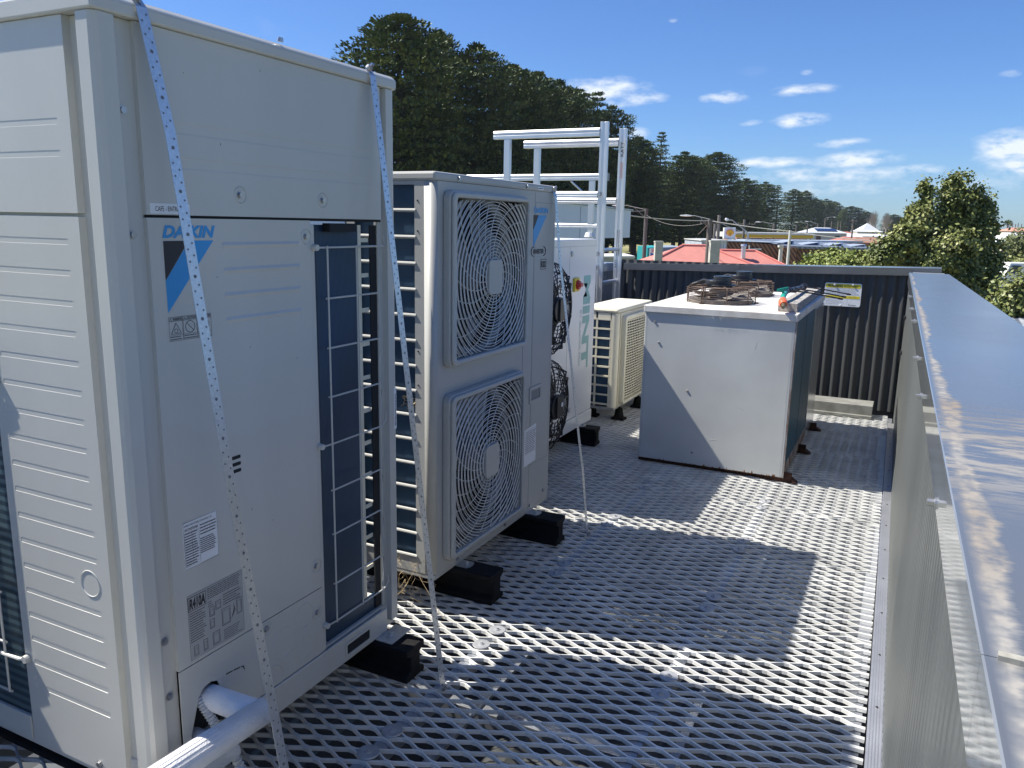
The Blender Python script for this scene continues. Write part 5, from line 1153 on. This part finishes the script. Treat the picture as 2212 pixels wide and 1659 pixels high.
# neighbour roof at the right
NR = thing('neighbour_roof', (4.6, 29, GROUND), 'pale ribbed metal roof of the next building past the parapet capping', 'roof')
nr = stripes('neighbour_sheet', (.56, .60, .66), (.20, .23, .28), 'X', 1.25, .4, .3)
m = MB(); m.hexa([(1.5, 24.9, -3.3), (12, 24.9, -3.3), (12, 31.6, -2.75), (1.5, 31.6, -2.75)], [(1.5, 24.9, -3.1), (12, 24.9, -3.1), (12, 31.6, -2.58), (1.5, 31.6, -2.58)]); m.build('upper_sheet', nr, NR)
m = MB(); m.box(1.5, 12, 31.55, 31.8, -2.62, -2.50); m.box(1.5, 12, 24.6, 24.88, -3.12, -3.02); m.build('ridge_flashing', greyroof, NR)
m = MB(); m.hexa([(1.5, 15, -4.3), (12, 15, -4.3), (12, 24.6, -3.45), (1.5, 24.6, -3.45)], [(1.5, 15, -4.1), (12, 15, -4.1), (12, 24.6, -3.25), (1.5, 24.6, -3.25)]); m.build('lower_sheet', nr, NR)
m = MB(); m.box(1.6, 11.9, 15.2, 31.5, GROUND, -4.3); m.build('wall', cream_w, NR)
# pale raised box past the left parapet
PB = thing('pale_awning', (-7, 14, GROUND), 'long pale blue-white panel-faced awning box behind the ladder and guard rail', 'awning')
m = MB(); m.hexa([(-9, 9, -.27), (-6, 9, -.27), (-6, 18.45, -.27), (-9, 18.45, -.27)], [(-9, 9, .52), (-6, 9, .47), (-6, 18.45, .355), (-9, 18.45, .39)]); m.build('fascia', mat('pale_panel', (.55, .62, .70), .5, 0, .03, 1), PB)
m = MB(); m.hexa([(-9.1, 8.9, .525), (-5.95, 8.9, .475), (-5.95, 18.5, .36), (-9.1, 18.5, .395)], [(-9.1, 8.9, .555), (-5.95, 8.9, .505), (-5.95, 18.5, .385), (-9.1, 18.5, .42)]); m.build('flashing', greyroof, PB)
m = MB()
for y in (9.3, 12.2, 15.2): m.box(-5.999, -5.994, y, y+.025, -.26, .36)
m.build('panel_joint', mat('joint_grey', (.35, .40, .46), .6), PB); m = MB()
for y in (9.5, 12): m.box(-8.6, -8.4, y, y+.2, GROUND, -.28)
m.build('post', alu, PB)
LS = thing('low_flat_roof', (-9, 40, GROUND), 'low pale flat roof seen between the ladder stiles', 'roof'); m = MB(); vb(m, 1285, 1372, 554, 553, 36, 3.5, yb=557); m.build('roof', mat('flat_roof', (.50, .50, .48), .7), LS); m = MB(); vb(m, 1287, 1371, 557.2, 556.6, 36.2, 3.2); m.build('wall', greysheet, LS)
# ---- poles, lamps, wires
woodp = mat('pole_timber', (.15, .135, .125), .85, 0, .2, 3, stretch=(1, 1, .1)); lampm = mat('lamp_metal', (.42, .43, .44), .5, .3)
def pole(px, py, d, r, label, arms=(), cross=(), name='utility_pole', cat='utility pole', mt=None, group='poles along the street'):
    p = at(px, py, d); t = thing(name, (p.x, p.y, GROUND), label, cat, group); m = MB(); m.cyl((p.x, p.y, GROUND), tuple(p), r*1.15, r, 10); m.build('shaft', mt or woodp, t)
    for w, dz_ in cross:
        m = MB(); a = p+Vector((0, 0, dz_)); m.tube([a-HR*w, a+HR*w], .06, 5)
        for k in (-.9, -.45, .45, .9): m.cyl(tuple(a+HR*w*k), tuple(a+HR*w*k+Vector((0, 0, .22))), .05, .035, 6)
        m.build('crossarm', woodp, t)
    for (ax, ay, z0_) in arms:
        e_ = at(ax, ay, d); a = Vector((p.x, p.y, p.z+z0_)); m = MB(); k = a.lerp(e_, .72)+Vector((0, 0, .14*abs((e_-a).length)*.3)); m.tube([a, k, e_], [.032, .028, .024], 5); m.tube([a-Vector((0, 0, .7)), a.lerp(e_, .45)+Vector((0, 0, .02))], .018, 4); ar = m.build('lamp_arm', lampm, t)
        m = MB(); dd = (e_-k).normalized(); m.tube([e_-dd*.2, e_+dd*.15, e_+dd*.6], [.035, .07, .03], 8); m.build('lamp_head', mat('lamp_head', (.75, .76, .78), .35), ar)
    return t, p
pole(1396.5, 450.5, 66, .16, 'grey pole with a forked lamp arm just past the ladder', arms=((1338, 444, -.1),), mt=mat('grey_pole', (.11, .105, .10), .8))
pole(1534, 474, 54, .17, 'thick timber pole carrying the overhead wires beside the second chimney', arms=((1488, 466, .0),), cross=((.65, -.25),), name='utility_pole')
pole(1554, 464.5, 84, .17, 'tall timber pole behind the wire-carrying pole', cross=((.9, -.9),)); pole(1545, 480, 88, .15, 'shorter pole close beside the tall timber pole')
pole(1608.5, 474, 100, .15, 'timber pole above the yellow canopy with a steep lamp arm', cross=((1.5, -.6),)); 
p5 = thing('street_lamp', (*at(1612, 506, 98).xy, GROUND), 'white steep-angled lamp arm above the shell sign', 'street lamp'); m = MB(); m.tube([at(1616, 503, 98), at(1582, 476, 98), at(1570, 474.5, 98)], [.06, .05, .04], 6); m.build('lamp_arm', lampm, p5); m = MB(); m.tube([at(1574, 475, 98), at(1568, 474, 98), at(1566, 475, 98)], [.10, .2, .06], 8); m.build('lamp_head', MATS['lamp_head'], p5); m = MB(); q_ = at(1616, 503, 98); m.cyl((q_.x, q_.y, GROUND), tuple(q_), .13, .12, 8); m.build('post', lampm, p5)
pole(1672, 484, 120, .15, 'pole with a long curved lamp arm over the middle of the canopy', arms=((1640, 479.5, 0),), cross=((.9, -1.0),)); pole(1721, 488, 135, .14, 'pole with a curved lamp arm near the canopy end', arms=((1694, 484, 0),))
pole(1745, 483, 160, .13, 'pole with a lamp arm just before the solar-panelled house', arms=((1723, 480, 0),), cross=((1.0, -.8),)); pole(1767, 484, 180, .13, 'pole with a lamp arm rising behind the solar-panelled roof', arms=((1745, 478.5, 0),))
pole(1783, 471, 200, .13, 'tall pole with a raised lamp arm behind the solar panels', arms=((1801, 469, 0),)); pole(1797, 478, 230, .13, 'thin pole just past the solar-panelled house'); pole(1811, 477, 260, .13, 'thin pole before the far white roofs'); pole(1817, 479, 280, .13, 'thinner pole paired with its neighbour before the white roofs')
pole(1843.5, 474.5, 150, .15, 'plain timber pole in front of the far pines', cross=((.7, -.3),)); pole(1891, 486, 300, .14, 'small far pole standing clear of the leafy tree'); pole(1905, 488, 320, .14, 'smallest far pole touching the leafy tree')
for i, px in enumerate((2182, 2188, 2194, 2200, 2207)): pole(px, 484-(i % 2)*2, 210+12*i, .12, ORD[i]+' of the thin skyline poles past the big leafy tree', group='skyline poles')
pole(1707.3, 497.5, 50, .085, 'pale straight metal pole standing before the brown building', mt=mat('white_pole', (.55, .55, .52), .6), name='metal_pole', cat='pole')
def wire(a, b_, sag, r, label):
    pts = []
    for i in range(15): t = i/14; p = Vector(a).lerp(Vector(b_), t); pts.append(p-Vector((0, 0, sag*4*t*(1-t))))
    m = MB(); m.tube(pts, r, 5); tag(m.build('overhead_wire', mat('wire_grey', (.30, .30, .28), .6)), label, 'wire', 'overhead wires')
wire(at(1300, 457, 46), at(1534, 477, 54), .15, .035, 'thick overhead wire running from the pale awning to the timber pole')
wire(at(1534, 477, 54), at(1707, 500, 50), .05, .03, 'overhead wire from the timber pole to the pale metal pole'); wire(at(1707, 500, 50), at(1880, 520, 46), .05, .022, 'thin wire from the pale metal pole down to the leafy tree')
wire(at(1397, 465, 66), at(1531, 480, 54), .5, .011, 'slack thin wire hanging below the thick one'); wire(at(1554, 480, 84), at(1640, 505, 95), .3, .025, 'wire dropping from the tall pole behind the shell sign')
wire(at(1532, 480, 54), at(1508, 506, 57), .05, .016, 'service wire angling down to the red roof'); wire(at(1396, 455, 66), at(1300, 452, 60), .1, .02, 'thin wire behind the second ladder stile')
# palm on the skyline
p = at(2178, 482, 230); t = thing('palm_tree', (p.x, p.y, GROUND), 'tiny palm on the skyline beside the big leafy tree', 'palm'); m = MB(); m.cyl((p.x, p.y, GROUND), tuple(p), .25, .2, 8); m.build('trunk', bark, t); m = MB(); rg = random.Random(8)
for i in range(60):
    a = rg.uniform(0, 6.28); e = rg.uniform(-.6, 1.2); dv = Vector((math.cos(a)*math.cos(e), math.sin(a)*math.cos(e), math.sin(e))); s_ = dv.cross(Vector((0, 0, 1))).normalized()*.12; m.add([p-s_, p+s_, p+dv*1.1+s_*.6, p+dv*1.3-Vector((0, 0, .2)), p+dv*1.1-s_*.6], [(0, 1, 2, 3, 4)])
m.build('crown', pineleaf, t)
# distant hedge line so the horizon is not bare
m = MB(); rg = random.Random(2)
for i in range(2600):
    px = rg.uniform(1200, 2300); d = rg.uniform(380, 620); p = at(px, 490, d); h = rg.uniform(3, 5.5); w_ = rg.uniform(1, 2.4)
    b0 = Vector((p.x, p.y, GROUND+rg.uniform(0, h))); m.add([b0+Vector((rg.uniform(-w_, w_), rg.uniform(-w_, w_), rg.uniform(-1, 1.3))) for _ in range(4)], [(0, 1, 2, 3)])
tag(m.build('distant_treeline', leafmat('far_leaves', (.09, .11, .04), (.06, .08, .03), (.14, .15, .06), .02)), 'low greenery along the horizon behind the distant roofs', 'treeline', kind='stuff')
# ================================================================== sky, sun, camera
SUN_EL = math.radians(SUNEL); sd = Vector((-.98, -.20, 0)).normalized()
sunv = Vector((sd.x*math.cos(SUN_EL), sd.y*math.cos(SUN_EL), math.sin(SUN_EL)))
L = bpy.data.lights.new('sun', 'SUN'); L.energy = SUNE; L.angle = math.radians(.53); L.color = (1., .95, .85)
so = bpy.data.objects.new('sun', L); COL.objects.link(so); so.rotation_euler = sunv.to_track_quat('Z', 'Y').to_euler()
w = bpy.data.worlds.new('World'); S.world = w; w.use_nodes = True; nt = w.node_tree; bg = nt.nodes['Background']; N = nt.nodes.new; Lk = nt.links.new
sky = N('ShaderNodeTexSky'); sky.sky_type = 'NISHITA'; sky.sun_disc = False; sky.sun_elevation = SUN_EL; sky.sun_rotation = math.atan2(sunv.x, sunv.y); sky.altitude = 0; sky.air_density = AIR; sky.dust_density = DUST; sky.ozone_density = OZ
tc = N('ShaderNodeTexCoord'); sx = N('ShaderNodeSeparateXYZ'); Lk(tc.outputs['Generated'], sx.inputs[0])
M2 = lambda op, a, b_=None, c=None, clamp=False: M(op, a, b_, c, clamp, nt)
az = M2('ARCTAN2', sx.outputs[0], sx.outputs[1]); el = M2('ARCSINE', sx.outputs[2])
cv = N('ShaderNodeCombineXYZ'); Lk(M2('MULTIPLY', az, 11.), cv.inputs[0]); Lk(M2('MULTIPLY', el, 26.), cv.inputs[1])
nz = N('ShaderNodeTexNoise'); nz.inputs['Scale'].default_value = 3.4; nz.inputs['Detail'].default_value = 9; nz.inputs['Roughness'].default_value = .58; Lk(cv.outputs[0], nz.inputs['Vector'])
nz2 = N('ShaderNodeTexNoise'); nz2.inputs['Scale'].default_value = .8; nz2.inputs['Detail'].default_value = 6; Lk(cv.outputs[0], nz2.inputs['Vector'])
CL = [(1300, 196, 75, 20, 1.0), (1385, 212, 45, 12, .8), (1330, 222, 35, 10, .7), (1562, 211, 42, 10, .85), (1735, 193, 48, 9, .85), (1728, 260, 40, 11, 1.0), (1622, 266, 22, 6, .5), (1822, 309, 38, 8, .75), (1660, 351, 75, 9, .9), (1845, 345, 60, 13, 1.0), (1730, 378, 55, 13, .75), (1850, 378, 90, 14, .7), (1960, 368, 60, 9, .65), (1800, 405, 130, 16, .5), (2185, 318, 48, 24, 1.15), (2205, 352, 40, 22, 1.0), (2130, 335, 22, 9, .5), (1745, 157, 16, 5, .5), (2190, 158, 20, 7, .4), (1645, 380, 26, 9, .5), (1455, 44, 10, 5, .3), (1370, 290, 28, 12, .7), (2080, 400, 110, 22, .35), (1620, 380, 60, 20, .3)]
tot = None
for px, py, sxp, syp, st in CL:
    r = ray(px, py).normalized(); a0 = math.atan2(r.x, r.y); e0 = math.asin(r.z)
    u = M2('MULTIPLY', M2('SUBTRACT', az, a0), 1710/sxp); v = M2('MULTIPLY', M2('ADD', M2('SUBTRACT', el, e0), M2('MULTIPLY', M2('SUBTRACT', az, a0), -.05)), 1710/syp)
    g_ = M2('POWER', 2.718, M2('MULTIPLY', M2('ADD', M2('MULTIPLY', u, u), M2('MULTIPLY', v, v)), -.8)); g_ = M2('MULTIPLY', g_, st)
    tot = g_ if tot is None else M2('MAXIMUM', tot, g_)
# clouds elsewhere in the sky, out of this view
mask = M2('MULTIPLY', M2('SUBTRACT', M2('MULTIPLY', tot, M2('MULTIPLY_ADD', nz.outputs['Fac'], 3.6, -.95)), .16), 1.25, clamp=True)
wisp = M2('MULTIPLY', M2('SUBTRACT', nz2.outputs['Fac'], .62), .6, clamp=True)
mask = M2('MAXIMUM', mask, wisp)
mx = N('ShaderNodeMix'); mx.data_type = 'RGBA'; Lk(M2('MULTIPLY', mask, .85), mx.inputs[0]); 
tint = N('ShaderNodeMix'); tint.data_type = 'RGBA'; tint.blend_type = 'MULTIPLY'; tint.inputs[0].default_value = 1; Lk(sky.outputs[0], tint.inputs[6]); tint.inputs[7].default_value = SKYTINT
Lk(tint.outputs[2], mx.inputs[6]); mx.inputs[7].default_value = CLOUDC
Lk(mx.outputs[2], bg.inputs['Color']); bg.inputs['Strength'].default_value = SKYS
if HAZE:
    m = MB(); m.box(-520, 420, -25, 780, GROUND-1, 30); hz_ = m.build('haze', mat('haze_volume', (1, 1, 1))); tag(hz_, kind='stuff'); hz_['label'] = 'thin blue sea haze over the town'; hz_['category'] = 'haze'
    nt = MATS['haze_volume'].node_tree; nt.nodes.remove(nt.nodes['Principled BSDF']); v = nt.nodes.new('ShaderNodeVolumePrincipled'); v.inputs['Density'].default_value = HAZE; v.inputs['Color'].default_value = (.80, .88, 1, 1); v.inputs['Anisotropy'].default_value = .3
    nt.links.new(v.outputs[0], nt.nodes['Material Output'].inputs['Volume'])
cam = bpy.data.cameras.new('camera'); co = bpy.data.objects.new('camera', cam); COL.objects.link(co); cam.sensor_width = 36; cam.lens = 1710/2212*36; cam.clip_start = .05; cam.clip_end = 12000
R = Matrix(((RX.x, -RX.y, -RX.z), (RY.x, -RY.y, -RY.z), (RZ.x, -RZ.y, -RZ.z)))
co.matrix_world = R.to_4x4(); S.camera = co
vs = S.view_settings; vs.view_transform = 'Standard'; vs.look = 'None'; vs.gamma = 1; vs.exposure = EXPO
S.cycles.max_bounces = 8; S.cycles.use_denoising = True
